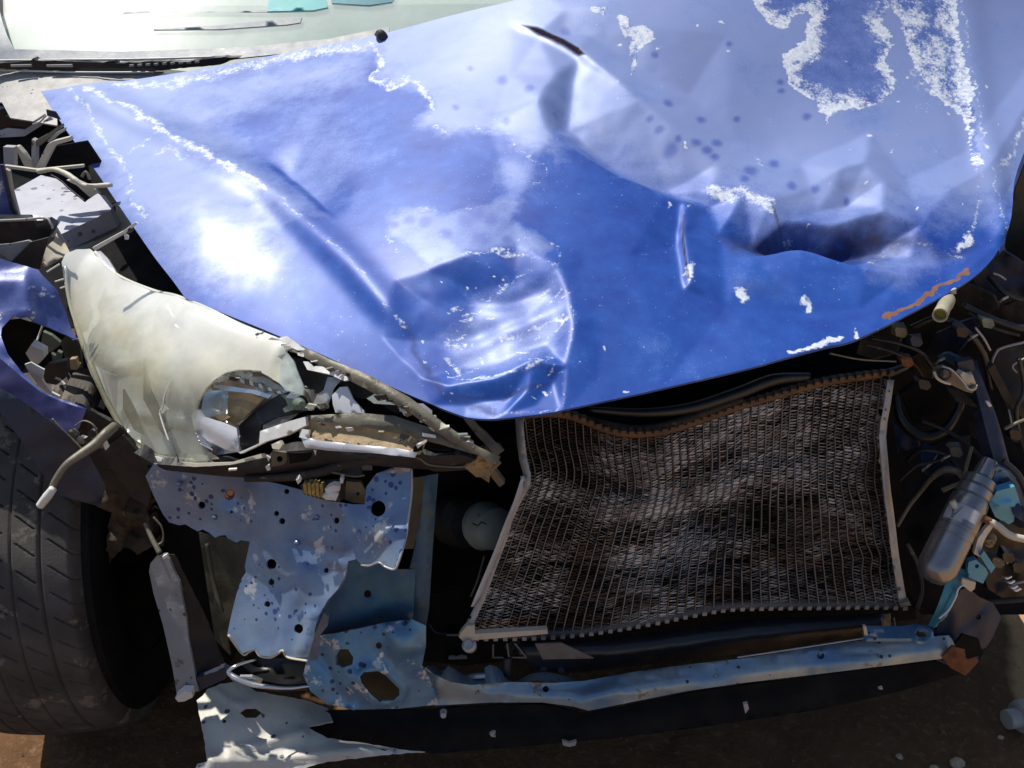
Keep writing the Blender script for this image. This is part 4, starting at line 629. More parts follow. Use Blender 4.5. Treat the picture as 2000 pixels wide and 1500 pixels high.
# ---- headlight mounting, brackets below
mount = sheet('lamp_mount', [(262, 884), (300, 906), (400, 914), (500, 900), (560, 882), (640, 876), (720, 886), (800, 894), (900, 888), (930, 898), (900, 914), (850, 918), (760, 912), (690, 906), (600, 930), (520, 936), (430, 930), (320, 918), (280, 905)], [(262, 884, 1.0), (500, 900, .955), (900, 895, .90), (600, 930, .95), (320, 918, .99)], m_black, car, .02, step=11, rough=.004, holes=[(546, 897, 6)], bumps=[cr([(300, 908), (500, 918), (640, 896), (900, 900)], .008, 10, 10)])
sheet('mount_plate', [(530, 884), (560, 884), (562, 906), (530, 912)], .945, m_trim, mount, .004, holes=[(546, 897, 6)], step=8); sheet('mount_plate', [(564, 888), (628, 880), (630, 895), (566, 906)], .94, m_void, mount, .006, step=8)
for o in ([(520, 890), (528, 895), (524, 902)], [(518, 912), (526, 908), (528, 918), (522, 920)], [(612, 878), (618, 880), (616, 890)], [(698, 878), (702, 876), (708, 882), (700, 886)], [(446, 917), (462, 916), (462, 919), (446, 920)], [(792, 886), (806, 884), (808, 890), (794, 892)]): sheet('mount_scrap', o, .93, m_white, mount, .003, step=5)
tube('mount_rail', [(480, 935, .955), (600, 928, .94), (700, 900, .93), (800, 895, .92), (850, 912, .915), (910, 912, .91)], [6, 8, 9, 9, 7, 5], m_brown, mount, wob=.1); tube('mount_wire', [(790, 888, .91), (820, 896, .905), (840, 908, .905), (900, 912, .9), (915, 905, .9)], 1.8, m_trim, mount); sheet('lamp_foot', [(895, 888), (930, 882), (948, 892), (962, 900), (956, 932), (930, 932), (914, 918), (898, 908)], .905, m_tan, mount, .03, step=8, rough=.006, rf=50)
tube('mount_strip', [(625, 924, .935), (645, 920, .933), (664, 909, .93)], 3, m_white, mount); sheet('mount_gusset', [(664, 925), (680, 905), (700, 900), (708, 925), (690, 930)], .935, m_navy, mount, .004); tube('gusset_edge', [(648, 922, .93), (690, 930, .928), (712, 928, .928)], 2, m_trim, mount)
# ---- crushed rail end with drilled holes
plate = sheet('rail_end_plate', [(284, 930), (300, 906), (400, 918), (470, 932), (540, 944), (600, 960), (640, 978), (690, 985), (712, 985), (716, 950), (735, 925), (770, 912), (790, 906), (802, 914), (803, 960), (797, 1010), (792, 1050), (778, 1098), (770, 1112), (752, 1106), (740, 1098), (722, 1104), (706, 1104), (696, 1092), (680, 1096), (672, 1130), (660, 1150), (640, 1172), (624, 1200), (616, 1225), (612, 1250), (600, 1290), (584, 1288), (560, 1282), (552, 1270), (542, 1276), (528, 1283), (508, 1280), (498, 1268), (484, 1272), (474, 1276), (444, 1238), (452, 1200), (462, 1160), (472, 1130), (480, 1118), (478, 1106), (488, 1058), (470, 1055), (462, 1060), (446, 1052), (440, 1045), (430, 1046), (420, 1050), (408, 1040), (396, 1034), (386, 1038), (372, 1030), (362, 1024), (350, 1026), (330, 1020), (318, 1004), (300, 968)],
    [(300, 930, .985), (500, 950, .955), (800, 915, .925), (785, 1090, .845), (700, 1090, .88), (600, 1000, .93), (400, 1030, .965), (480, 1110, .92), (450, 1240, .88), (600, 1285, .835), (560, 1180, .885)], m_plate, car, .003, step=11, rough=.0025, rf=14,
    holes=[(394, 987, 7), (540, 1003, 5), (551, 1018, 6), (738, 993, 15), (657, 1017, 6), (530, 1102, 10), (530, 1137, 6), (522, 1180, 6), (583, 1228, 9), (637, 1114, 5), (560, 960, 5), (452, 1000, 3)],
    bumps=[bl((455, 965), 30, 28, -.012), cr([(640, 940), (690, 1010), (660, 1110)], .006, 14, 24), cr([(690, 1090), (640, 1080), (560, 1060)], -.003, 5, 5), cr([(540, 1280), (560, 1190), (600, 1100)], .006, 12, 22), bl((755, 1040), 30, 24, .008), bl((735, 960), 20, 20, -.004), cr([(610, 1190), (590, 1280)], .008, 8, 10)])
tube('torn_edge', [(u, v, y) for u, v, y in ((446, 1240, .872), (474, 1277, .868), (486, 1273, .866), (498, 1269, .864), (508, 1281, .858), (528, 1284, .852), (542, 1277, .848), (552, 1271, .846), (562, 1284, .842), (600, 1291, .828))], 2.2, m_cream, plate, 70, 6); tube('torn_edge', [(804, 914, .918), (804, 960, .900), (798, 1010, .880), (792, 1052, .862), (778, 1098, .843), (770, 1112, .84), (752, 1107, .848), (740, 1099, .853), (722, 1105, .862), (706, 1104, .87)], 2.2, m_alu, plate, 70, 6)
for u, v in ((350, 945), (420, 1010), (620, 1010), (600, 1130), (580, 1060), (700, 1040), (560, 1230), (480, 1200)): lathe('spot_weld', P(u, v, float(TPS([(300, 930, .985), (500, 950, .955), (800, 915, .925), (785, 1090, .845), (600, 1000, .93), (450, 1240, .88), (560, 1180, .885)]).t([u], [v])[0] * ray(u, v)[1]) + .004), P(u, v - 1, .84), [(0, .004), (.03, .0035), (.05, .001)], m_plate, plate, 12)
lathe('rail_bolt', P(448, 968, .955), P(450, 962, .935), [(0, .006), (.6, .006), (.6, .004), (1, .004)], m_rust, plate, 12)
conn = sheet('lamp_connector', [(586, 948), (600, 938), (668, 936), (668, 960), (664, 980), (640, 978), (594, 966)], [(586, 948, .94), (668, 936, .93), (640, 980, .925)], m_black, car, .02, step=8)
for k in range(5): sheet('contact_pin', [(592 + k * 8, 946 - (k % 2) * 3), (598 + k * 8, 944), (600 + k * 8, 968 + k * 1.5), (593 + k * 8, 962 + k * 2)], .922, m_gold, conn, .008, step=5, rough=.003, rf=80)
for o in ([(634, 956), (650, 948), (664, 950), (664, 958), (640, 966)], [(630, 970), (648, 962), (662, 964), (656, 978), (636, 976)], [(664, 934), (670, 934), (670, 944), (664, 944)], [(578, 938), (584, 934), (588, 940), (582, 946)]): sheet('connector_shell', o, .915, m_white, conn, .008, step=6, rough=.003, rf=60)
sheet('screw_tab', [(676, 940), (704, 942), (716, 960), (712, 984), (690, 982), (672, 975)], .935, m_trim, car, .006, holes=[(699, 965, 4)], step=9, bumps=[bl((700, 965), 8, 8, .004)])
sheet('crumpled_foil', [(748, 922), (768, 917), (776, 908), (796, 907), (803, 916), (800, 935), (782, 930), (770, 925)], .925, m_alu, car, .003, step=6, rough=.006, rf=50)
sheet('olive_flange', [(796, 935), (830, 930), (822, 1010), (808, 1072), (776, 1072), (792, 1010)], [(796, 935, .99), (830, 930, 1.0), (776, 1072, .95)], m_olive, car, .004)
rail = sheet('radiator_side_rail', [(826, 930), (856, 925), (846, 1060), (838, 1190), (832, 1225), (790, 1228), (800, 1110), (812, 1060), (820, 1000)], [(826, 930, 1.03), (856, 925, 1.04), (838, 1190, .97), (795, 1225, .965)], m_plate2, car, .006, bumps=[cr([(835, 930), (815, 1220)], .006, 8, 12)], rough=.002)
sheet('corner_sheet', [(670, 1098), (700, 1092), (780, 1112), (812, 1112), (806, 1222), (700, 1224), (640, 1234), (600, 1240), (618, 1205), (640, 1170)], [(670, 1098, .975), (800, 1110, .98), (806, 1222, .95), (620, 1230, .93)], m_plate2, car, .004, rough=.003, holes=[(718, 1160, 7), (742, 1205, 3)], bumps=[cr([(740, 1110), (730, 1220)], .003, 10, 10)])
low = sheet('lower_corner_bracket', [(598, 1294), (616, 1250), (640, 1240), (700, 1228), (760, 1214), (806, 1210), (832, 1222), (832, 1262), (824, 1300), (836, 1318), (846, 1340), (856, 1376), (780, 1384), (700, 1386), (640, 1376), (606, 1350), (592, 1318)], [(598, 1294, .90), (830, 1222, .93), (856, 1376, .90), (640, 1376, .875), (720, 1300, .89)], m_steel_blue, car, .004, step=9, rough=.003, rf=22,
    holes=[[(703, 1322), (710, 1313), (738, 1311), (752, 1318), (780, 1346), (780, 1358), (770, 1368), (740, 1369), (724, 1356), (706, 1334)], [(655, 1282), (664, 1268), (680, 1268), (690, 1284), (688, 1298), (670, 1304), (656, 1298)], (740, 1261, 6)],
    bumps=[cr([(696, 1318), (716, 1304), (752, 1306), (790, 1342), (786, 1366), (740, 1377), (712, 1356), (696, 1318)], .008, 5, 9), bl((795, 1250), 30, 26, .014), cr([(620, 1250), (660, 1340), (690, 1380)], -.008, 14, 20), cr([(760, 1215), (775, 1270), (830, 1265)], .006, 8, 10), bl((690, 1330), 24, 20, .008)])
sheet('bracket_backing', [(640, 1250), (800, 1250), (800, 1380), (640, 1380)], 1.0, m_olive, low, .004)
sheet('bent_lip', [(612, 1244), (632, 1196), (642, 1205), (640, 1222), (626, 1240), (620, 1290), (604, 1290)], .875, m_plate, low, .004, step=8, rough=.004)
cup = sheet('tow_socket', [(446, 1312), (476, 1284), (540, 1286), (592, 1286), (606, 1322), (598, 1344), (540, 1346), (484, 1336)], [(446, 1312, .91), (592, 1286, .93), (598, 1344, .88), (500, 1290, .95)], m_black_gloss, car, .004, bumps=[bl((530, 1312), 70, 24, -.02)])
tube('socket_lip', [(500, 1288, .90), (462, 1300, .885), (447, 1312, .88), (464, 1326, .872), (500, 1338, .866), (560, 1344, .862), (604, 1340, .862)], [2, 3, 5, 6, 5, 3, 2], m_chrome, cup, sides=8); sheet('socket_glint', [(468, 1322), (492, 1322), (512, 1330), (508, 1338), (484, 1334)], .872, m_chrome, cup, .004, step=7)
# ---- arch flap and dark inner panels
flap = sheet('mud_flap', [(291, 1116), (294, 1100), (306, 1086), (322, 1081), (330, 1092), (338, 1112), (350, 1136), (356, 1170), (364, 1210), (368, 1250), (376, 1290), (384, 1335), (388, 1350), (380, 1352), (376, 1362), (346, 1360), (336, 1300), (318, 1220), (300, 1160)], [(291, 1116, .95), (330, 1090, .95), (388, 1350, .885), (346, 1360, .885)], m_flap, car, .004, step=9, rough=.002)
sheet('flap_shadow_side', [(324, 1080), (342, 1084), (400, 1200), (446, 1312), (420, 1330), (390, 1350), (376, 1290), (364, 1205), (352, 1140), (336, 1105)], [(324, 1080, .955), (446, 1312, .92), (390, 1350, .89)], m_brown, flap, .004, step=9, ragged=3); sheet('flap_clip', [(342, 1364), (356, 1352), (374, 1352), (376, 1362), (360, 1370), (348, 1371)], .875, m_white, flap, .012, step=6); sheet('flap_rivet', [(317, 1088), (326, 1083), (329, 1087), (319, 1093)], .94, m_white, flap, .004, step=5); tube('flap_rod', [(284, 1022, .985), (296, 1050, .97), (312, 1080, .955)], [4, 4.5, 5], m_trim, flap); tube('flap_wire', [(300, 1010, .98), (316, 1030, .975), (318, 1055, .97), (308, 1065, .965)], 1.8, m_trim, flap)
inner = sheet('inner_arch_panel', [(300, 990), (360, 1020), (500, 1055), (500, 1120), (470, 1260), (446, 1300), (330, 1090)], 1.06, m_void, car, .004, rough=.006); sheet('olive_panel', [(388, 1040), (496, 1060), (478, 1120), (462, 1160), (444, 1240), (450, 1280), (420, 1250)], [(388, 1040, 1.02), (496, 1060, 1.0), (430, 1260, .96)], m_olive, inner, .004, rough=.003); tube('panel_rail', [(404, 1062, 1.0), (416, 1130, .98), (432, 1196, .955)], [4, 4, 6], m_olive, inner)
sheet('lower_cable_box', [(384, 1325), (436, 1306), (450, 1314), (440, 1326), (392, 1348)], .89, m_navy, car, .01, step=8)
apron = sheet('torn_apron', [(384, 1368), (396, 1358), (404, 1346), (430, 1336), (470, 1330), (500, 1350), (600, 1368), (640, 1384), (650, 1408), (600, 1420), (640, 1442), (700, 1450), (750, 1458), (800, 1466), (832, 1468), (740, 1476), (640, 1488), (560, 1510), (380, 1540), (372, 1520), (386, 1492), (404, 1488), (400, 1450)], [(384, 1368, .915), (500, 1345, .925), (650, 1400, .91), (400, 1480, .83), (560, 1500, .84), (830, 1468, .86), (640, 1442, .87)], m_apron, car, .003, step=9, rough=.004, rf=18, ragged=2, holes=[[(468, 1392), (480, 1384), (500, 1384), (512, 1392), (500, 1402), (480, 1402)], [(734, 1461), (748, 1459), (762, 1463), (752, 1467)], (438, 1408, 4)], bumps=[cr([(440, 1470), (520, 1450), (600, 1425)], .008, 8, 10), cr([(400, 1485), (560, 1480), (700, 1462), (830, 1468)], .010, 10, 12), cr([(420, 1345), (450, 1370), (490, 1380)], .003, 5, 5)])

tube('lens_crack', [(u, v, float(TPS(HY).t([u], [v])[0] * ray(u, v)[1]) - .022) for u, v in ((334, 742), (322, 772), (318, 796), (312, 806), (322, 840), (330, 862))], 1.5, m_white, hl, 30, 6)
sr = np.random.RandomState(8)
for a, b, n in (((470, 640), (700, 742), 14), ((640, 716), (860, 836), 14), ((560, 770), (640, 800), 6), ((600, 824), (840, 862), 8), ((400, 745), (520, 730), 8), ((810, 800), (930, 878), 9)):
    for k in range(n):
        f = sr.rand(); u = a[0] + (b[0] - a[0]) * f + sr.randn() * 4; v = a[1] + (b[1] - a[1]) * f + sr.randn() * 4; r = sr.uniform(4, 11); ph = sr.uniform(0, 6); m_ = (m_white, m_shard, m_silver, m_trim, m_lens, m_black)[sr.randint(6)]
        o = [(u + r * sr.uniform(.5, 1.3) * math.cos(ph + j * 1.57) * 1.3, v + r * sr.uniform(.3, .9) * math.sin(ph + j * 1.57)) for j in range(4)]
        y = float(TPS(HY).t([u], [v])[0] * ray(u, v)[1]); sheet('lens_shard', o[::-1] if False else o, [(u, v, y - .008), (u + 20, v, y - .008 + sr.uniform(-.01, .01)), (u, v + 20, y - .008 + sr.uniform(-.012, .008))], m_, hl, .0025, step=7)
# ---- lower crossmember, tank, tray
beam = sheet('crossmember', [(826, 1306), (832, 1302), (850, 1318), (880, 1332), (920, 1338), (1000, 1332), (1080, 1334), (1140, 1330), (1240, 1312), (1340, 1298), (1450, 1286), (1570, 1266), (1690, 1250), (1800, 1244), (1868, 1240), (1880, 1262), (1876, 1282), (1750, 1298), (1620, 1314), (1450, 1334), (1340, 1350), (1250, 1368), (1190, 1380), (1150, 1388), (1120, 1380), (1060, 1372), (960, 1372), (850, 1378), (838, 1340)],
    [(830, 1305, .935), (1140, 1330, .93), (1450, 1286, .95), (1868, 1240, .985), (1876, 1282, .965), (1450, 1334, .92), (1150, 1386, .895), (850, 1378, .905)], m_beam, car, .03, step=10, rough=.002, rf=14, holes=[(1066, 1346, 6), (1603, 1280, 7)], bumps=[cr([(830, 1330), (1000, 1354), (1150, 1358), (1450, 1312), (1870, 1262)], .016, 26, 20), cr([(1120, 1380), (1160, 1358), (1210, 1340)], .006, 10, 22), cr([(1560, 1270), (1580, 1320)], -.005, 12, 24), cr([(960, 1336), (990, 1372)], -.004, 10, 20), cr([(1290, 1306), (1310, 1356)], .004, 10, 24), bl((1400, 1320), 40, 14, -.005), bl((1700, 1278), 50, 12, -.005), cr([(826, 1306), (860, 1326), (1000, 1334), (1140, 1331), (1450, 1287), (1860, 1241)], .008, 4, 6)])
tube('crossmember_lip', [(828, 1304, .925), (852, 1320, .925), (890, 1334, .925), (920, 1336, .925)], 2.4, m_alu, beam); tube('crossmember_lip', [(1440, 1284, .94), (1560, 1266, .95), (1690, 1246, .96)], 1.6, m_alu, beam)
ring = lathe('mount_ring', P(945, 1332, .94), P(945, 1316, .95), [(0, .026), (.4, .027), (.7, .024), (.5, .015), (.2, .012)], m_alu, car, 28)
tank = sheet('radiator_tank', [(985, 1262), (1000, 1252), (1100, 1254), (1220, 1244), (1330, 1228), (1420, 1212), (1520, 1206), (1640, 1202), (1740, 1198), (1740, 1236), (1690, 1240), (1500, 1270), (1330, 1290), (1200, 1306), (1120, 1314), (1050, 1310), (1030, 1290), (1000, 1285)], [(985, 1262, .975), (1100, 1254, .98), (1740, 1198, 1.05), (1740, 1236, 1.03), (1120, 1314, .955), (1400, 1212, 1.01)], m_black_gloss, car, .02, step=11, bumps=[cr([(1000, 1272), (1200, 1270), (1450, 1238), (1740, 1212)], .022, 26, 30)], rough=.0015)
for p in ([(963, 1258), (963, 1284)], [(990, 1256), (994, 1284)], [(962, 1284), (1028, 1284)], [(1005, 1256), (1028, 1284)]): tube('tank_rib', [(*p[0], .955), (*p[1], .95)], 2.2, m_trim, tank, sides=6)
tube('tank_outlet', [(992, 1284, .95), (990, 1300, .945), (992, 1318, .94)], 9, m_black, tank); sheet('tank_scuff', [(1045, 1258), (1096, 1256), (1160, 1286), (1060, 1288)], .935, M('dusty_grey_plastic', (.16, .15, .14), (.1, .1, .1), 40, .5), tank, .002, step=9)
for u in (1722, 1746): tube('tank_rib', [(u, 1206, 1.0), (u + 3, 1224, .99)], 1.8, m_trim, tank, sides=6)
tray = sheet('undertray', [(596, 1388), (640, 1388), (850, 1384), (960, 1376), (1060, 1376), (1140, 1392), (1200, 1382), (1350, 1352), (1620, 1316), (1880, 1284), (1890, 1300), (1870, 1318), (1750, 1352), (1600, 1386), (1400, 1416), (1200, 1442), (1020, 1458), (850, 1472), (780, 1464), (700, 1452), (640, 1442), (600, 1424)], [(596, 1388, .92), (1140, 1390, .91), (1880, 1284, .98), (1870, 1318, .97), (1200, 1442, .885), (780, 1464, .88)], m_void, car, .006, step=16, rough=.004, bumps=[cr([(700, 1420), (1100, 1425), (1600, 1350)], .006, 14, 20)])
for o in ([(956, 1434), (964, 1430), (968, 1432), (962, 1435), (968, 1440), (960, 1439)], [(1452, 1376), (1460, 1374), (1463, 1384), (1456, 1394), (1454, 1386)], [(1098, 1448), (1112, 1452), (1126, 1448), (1124, 1456), (1112, 1459), (1100, 1456)], [(1716, 1346), (1724, 1343), (1724, 1347)]): sheet('tray_clip', o, .872, m_grey, tray, .004, step=5)
lathe('tray_bolt', P(866, 1390, .885), P(866, 1398, .875), [(0, .005), (1, .004)], m_grey, tray, 12)
# ---- condenser
cond = bpy.data.objects.new('condenser', None); COL.objects.link(cond); cond.parent = car; cond.matrix_parent_inverse = car.matrix_world.inverted()
def condenser():
    top = [(1010, 822), (1060, 816), (1110, 820), (1160, 838), (1200, 852), (1250, 856), (1300, 850), (1380, 825), (1440, 804), (1500, 786), (1600, 758), (1680, 745), (1738, 738)]
    bot = [(912, 1240), (1000, 1240), (1100, 1236), (1200, 1224), (1280, 1210), (1350, 1196), (1420, 1184), (1500, 1181), (1600, 1180), (1700, 1179), (1768, 1181)]
    lef = [(1010, 822), (1016, 870), (1030, 930), (1012, 985), (990, 1040), (964, 1110), (936, 1175), (912, 1240)]; rig = [(1738, 738), (1730, 800), (1722, 850), (1726, 920), (1736, 1000), (1746, 1080), (1768, 1181)]
    def rs(p, n):
        p = smooth_line(p, 300); s = np.r_[0, np.cumsum(np.hypot(*np.diff(p, axis=0).T))]; s /= s[-1]; x = np.linspace(0, 1, n); return np.stack([np.interp(x, s, p[:, 0]), np.interp(x, s, p[:, 1])], -1)
    NT, NV = 47, 60; nu = NT * 2 - 1
    T, B, L, R = rs(top, nu), rs(bot, nu), rs(lef, NV), rs(rig, NV)
    s = np.linspace(0, 1, nu)[:, None, None]; t = np.linspace(0, 1, NV)[None, :, None]
    Q = (1 - t) * T[:, None] + t * B[:, None] + (1 - s) * L[None] + s * R[None] - ((1 - s) * (1 - t) * T[0] + s * (1 - t) * T[-1] + (1 - s) * t * B[0] + s * t * B[-1])
    # kinked tubes near the right-hand side, slight wander elsewhere
    for i in range(nu):
        f = i / (nu - 1); k = 7 * math.exp(-((f - .93) / .06) ** 2); tv = np.linspace(0, 1, NV)
        Q[i, :, 0] += k * (np.exp(-((tv - .32) / .06) ** 2) - np.exp(-((tv - .46) / .07) ** 2) + 1.3 * np.exp(-((tv - .78 - .1 * (1 - f)) / .05) ** 2)) + 1.5 * np.array([mnoise.noise(Vector((i * .21, x * 7, 3))) for x in tv]) * math.sin(math.pi * f)
    ctrl = [(1010, 822, 1.035), (1250, 856, 1.05), (1500, 786, 1.09), (1738, 738, 1.13), (912, 1240, .955), (1300, 1206, .985), (1768, 1181, 1.03), (1020, 950, 1.0), (1726, 920, 1.09), (1340, 1000, 1.055), (1300, 930, 1.045), (1350, 1110, 1.00)]
    q = Q.reshape(-1, 2); tt = TPS(ctrl).t(q[:, 0], q[:, 1]); tt = tt - .012 * crease(q, [(1040, 1000), (1250, 1000), (1500, 930), (1680, 950)], 1, 40, 60) + .010 * crease(q, [(1040, 1080), (1300, 1100), (1700, 1120)], 1, 30, 60)
    V = (CAM + ray(q[:, 0], q[:, 1]) * tt[:, None]).reshape(nu, NV, 3)
    nrm = np.array([0, -.95, .31]); side = np.array([1, .12, 0.])
    back = V + np.array([0, .022, 0]); bf = [(i * NV + j, i * NV + j + 1, (i + 1) * NV + j + 1, (i + 1) * NV + j) for i in range(nu - 1) for j in range(NV - 1)]
    link('core_back', *solid(back.reshape(-1, 3), bf, .012)[:2], m_void, cond)
    for i in range(0, nu, 2):       # flat tubes
        L3 = V[i]; w = .0008; vs = []
        for p in L3: vs += [p - side * w, p + side * w, p + side * w - nrm * .018, p - side * w - nrm * .018]
        fs = []
        for j in range(NV - 1):
            a = j * 4; fs += [(a, a + 4, a + 5, a + 1), (a + 1, a + 5, a + 6, a + 2), (a + 3, a + 7, a + 4, a)]
        link('tube', vs, fs, m_tube, cond, False)
    vs, fs = [], []                 # folded fins between the tubes
    for i in range(0, nu - 2, 2):
        a3, b3 = V[i], V[i + 2]; nf = 140; x = np.linspace(0, NV - 1.001, nf + 1)
        for j in range(nf):
            j0 = int(x[j]); f0 = x[j] - j0; j1 = min(int(x[j + 1]), NV - 2); f1 = x[j + 1] - j1
            pa, pb = a3[j0] * (1 - f0) + a3[j0 + 1] * f0, b3[j1] * (1 - f1) + b3[j1 + 1] * f1
            if j % 2: pa, pb = a3[j1] * (1 - f1) + a3[j1 + 1] * f1, b3[j0] * (1 - f0) + b3[j0 + 1] * f0
            cr_ = .5 + .5 * mnoise.fractal(Vector((i * .045, j * .05, 7)), 1, 2, 3) * 1.3; cr_ = max(0, cr_ - .25)
            o = nrm * (.0022 * cr_) - nrm * (.0005 + .0025 * rng.rand()) + np.array([0, 0, (rng.rand() - .5) * .004 * cr_]); dp = -nrm * (.0012 + .003 * rng.rand()) - np.array([0, 0, .0017 + .007 * cr_ * (.3 + .7 * rng.rand())])
            k = len(vs); vs += [pa + side * .0016 + o, pb - side * .0016 + o, pb - side * .0016 + o + dp, pa + side * .0016 + o + dp]; fs.append((k, k + 3, k + 2, k + 1))
    f = link('fins', vs, fs, m_fin, cond, False); f['kind'] = 'stuff'
    for nm, row, mm, r in (('top_header', V[:, 0] + np.array([0, .006, .004]), m_hdr, .0065), ('bottom_header', V[:, -1] + np.array([0, .006, -.004]), m_hdr2, .0075)):
        vv, ff = sweep(list(row[::3]), r, 70, 10); h = link(nm, vv, ff, mm, cond)
        for i in range(0, nu, 2):
            p = row[i] + np.array([0, -.004, .0055 if nm[0] == 't' else -.001]); tv = []
            for dx in (-.0032, .0032):
                for dz in (-.003, .0035):
                    for dyy in (-.006, .004): tv.append(p + np.array([dx, dyy, dz]))
            link('comb_tooth', tv, [(0, 1, 3, 2), (4, 6, 7, 5), (0, 4, 5, 1), (2, 3, 7, 6), (0, 2, 6, 4), (1, 5, 7, 3)], m_hdr if nm[0] == 't' else m_alu, h, False)
m_tube = M('dusty_tube_edge', (.24, .22, .21), (.09, .075, .065), 10, .6, .35, .1, wear=(.07, .055, .045), wsc=14, wth=.55)
def fin_mat():
    m, nt, b, tc = base('dusty_fins'); a = ramp(nt, noise(nt, tc, 7, 5, .6).outputs[0], .43, .57); sz = N(nt, 'ShaderNodeSeparateXYZ'); nt.links.new(tc.outputs['Object'], sz.inputs[0]); tz = ramp(nt, math_(nt, 'ADD', sz.outputs[2], math_(nt, 'MULTIPLY', a.outputs[0], -.06)), .575, .66).outputs[0]; c = mixc(nt, a.outputs[0], (.13, .10, .085), (.78, .78, .80)); c = mixc(nt, math_(nt, 'MULTIPLY', tz, .8), c, (.17, .10, .06)); g = noise(nt, tc, 260, 3, .6)
    c = mixc(nt, ramp(nt, g.outputs[0], .50, .60).outputs[0], c, mixc(nt, a.outputs[0], (.24, .20, .18), (.78, .78, .80))); nt.links.new(c, b.inputs['Base Color']); b.inputs['Roughness'].default_value = .5; b.inputs['Metallic'].default_value = .25; return m
m_fin = fin_mat(); m_hdr = M('brown_rusty_header', (.17, .10, .055), (.09, .055, .035), 30, .6, .2, .3, wear=(.3, .22, .14), wsc=60, wth=.62); m_hdr2 = M('dusty_header', (.10, .09, .085), (.05, .045, .045), 12, .5, .2, .2, wear=(.3, .25, .18), wsc=30, wth=.62)
condenser()
def strip(name, cl, w0, w1, y, mm, parent, holes=()):
    c = smooth_line(cl, 16); w = np.linspace(w0, w1, 16); o = [(p[0] - a / 2, p[1]) for p, a in zip(c, w)] + [(p[0] + a / 2, p[1]) for p, a in zip(c[::-1], w[::-1])]
    return sheet(name, o, y, mm, parent, .012, step=8, holes=holes, bumps=[cr([tuple(p) for p in c], .004, 6, 6)], rough=.0015)
LY = [(1010, 822, 1.02), (1030, 940, .985), (905, 1240, .935), (1000, 1050, .965)]; RY = [(1738, 738, 1.115), (1726, 920, 1.075), (1768, 1181, 1.015), (1745, 1000, 1.06)]
strip('side_bar', [(1014, 815), (1016, 850), (1022, 900), (1030, 935), (1018, 965), (996, 1010), (984, 1050), (958, 1120), (936, 1180), (912, 1230), (908, 1246)], 16, 14, LY, m_alu, cond, [(918, 1206, 3)])
strip('side_bar', [(1022, 930), (1004, 985), (985, 1030), (970, 1070), (945, 1130), (922, 1185)], 6, 5, [(u, v, y - .01) for u, v, y in LY], m_silver, cond)
strip('side_bar', [(1740, 742), (1733, 790), (1724, 846), (1728, 900), (1732, 950), (1740, 1010), (1748, 1080), (1756, 1130), (1764, 1176)], 13, 15, RY, m_alu, cond, [(1737, 764, 2.2), (1730, 800, 2.2), (1728, 818, 2.2), (1756, 1150, 4)])
sheet('bar_foot', [(900, 1236), (912, 1222), (926, 1222), (928, 1238), (1068, 1230), (1070, 1238), (930, 1250), (904, 1252), (896, 1244)], .93, m_cream, cond, .008, step=8); lathe('bar_bolt', P(918, 1262, .935), P(914, 1258, .92), [(0, .010), (.5, .010), (.6, .006), (1, .006)], m_alu, cond, 16); sheet('bar_foot', [(1756, 1180), (1776, 1174), (1780, 1182), (1760, 1186)], 1.01, m_trim, cond, .008, step=6)
sup = sheet('radiator_support', [(940, 812), (1010, 806), (1100, 800), (1220, 775), (1350, 745), (1500, 710), (1690, 660), (1800, 660), (1790, 720), (1742, 738), (1600, 756), (1500, 784), (1380, 824), (1300, 850), (1240, 856), (1190, 848), (1110, 818), (1012, 822)], [(940, 812, 1.12), (1250, 856, 1.085), (1800, 660, 1.22), (1740, 738, 1.17), (1010, 822, 1.09)], m_void, car, .02, step=14, bumps=[cr([(1100, 815), (1250, 822), (1400, 792), (1560, 748), (1760, 706)], .018, 14, 16)])
tube('support_pad', [(1030, 816, 1.05), (1110, 812, 1.05), (1180, 830, 1.055), (1240, 840, 1.06), (1300, 832, 1.065), (1370, 808, 1.07), (1450, 780, 1.08)], [6, 7, 9, 10, 9, 7, 5], m_brown, sup)
tube('top_hose', [(1150, 800, 1.06), (1260, 806, 1.06), (1350, 796, 1.07), (1440, 768, 1.08), (1510, 742, 1.09), (1580, 735, 1.11)], [6, 9, 11, 12, 12, 8], m_black_gloss, sup); tube('top_hose', [(1610, 752, 1.12), (1660, 740, 1.13), (1730, 730, 1.15), (1770, 716, 1.17)], [9, 10, 10, 8], m_black_gloss, sup); tube('support_cable', [(1620, 690, 1.03), (1680, 702, 1.04), (1750, 706, 1.06)], 1.6, m_trim, sup)
sheet('radiator', [(840, 900), (1010, 850), (1740, 780), (1790, 1210), (1500, 1240), (900, 1300), (826, 1290)], 1.14, m_void, car, .03, step=40)
horn = lathe('horn', P(925, 1020, 1.11), P(972, 1034, 1.06), [(0, .018), (.1, .033), (.35, .035), (.42, .030), (.5, .037), (.75, .0327), (.95, .031), (1.1, .019), (1.15, .004)], m_horn, car, 40); lathe('horn_body', P(880, 1012, 1.13), P(920, 1022, 1.085), [(0, .034), (.2, .040), (.3, .036), (.45, .041), (.55, .037), (.7, .041), (1, .034)], m_black, horn, 32)
tube('horn_crack', [(922, 1022, 1.0327), (934, 1026, 1.03), (940, 1020, 1.026), (950, 1024, 1.022)], 1.2, m_void, horn); tube('horn_rod', [(946, 1086, 1.02), (934, 1130, 1.0), (920, 1165, .99)], 2.2, m_trim, car)
sheet('fan_shroud', [(842, 1160), (905, 1150), (905, 1225), (880, 1236), (856, 1236), (842, 1220)], 1.01, m_void, car, .01); tube('shroud_lip', [(838, 1218, .985), (850, 1234, .98), (876, 1238, .975), (900, 1238, .97)], 1.3, m_navy, car)
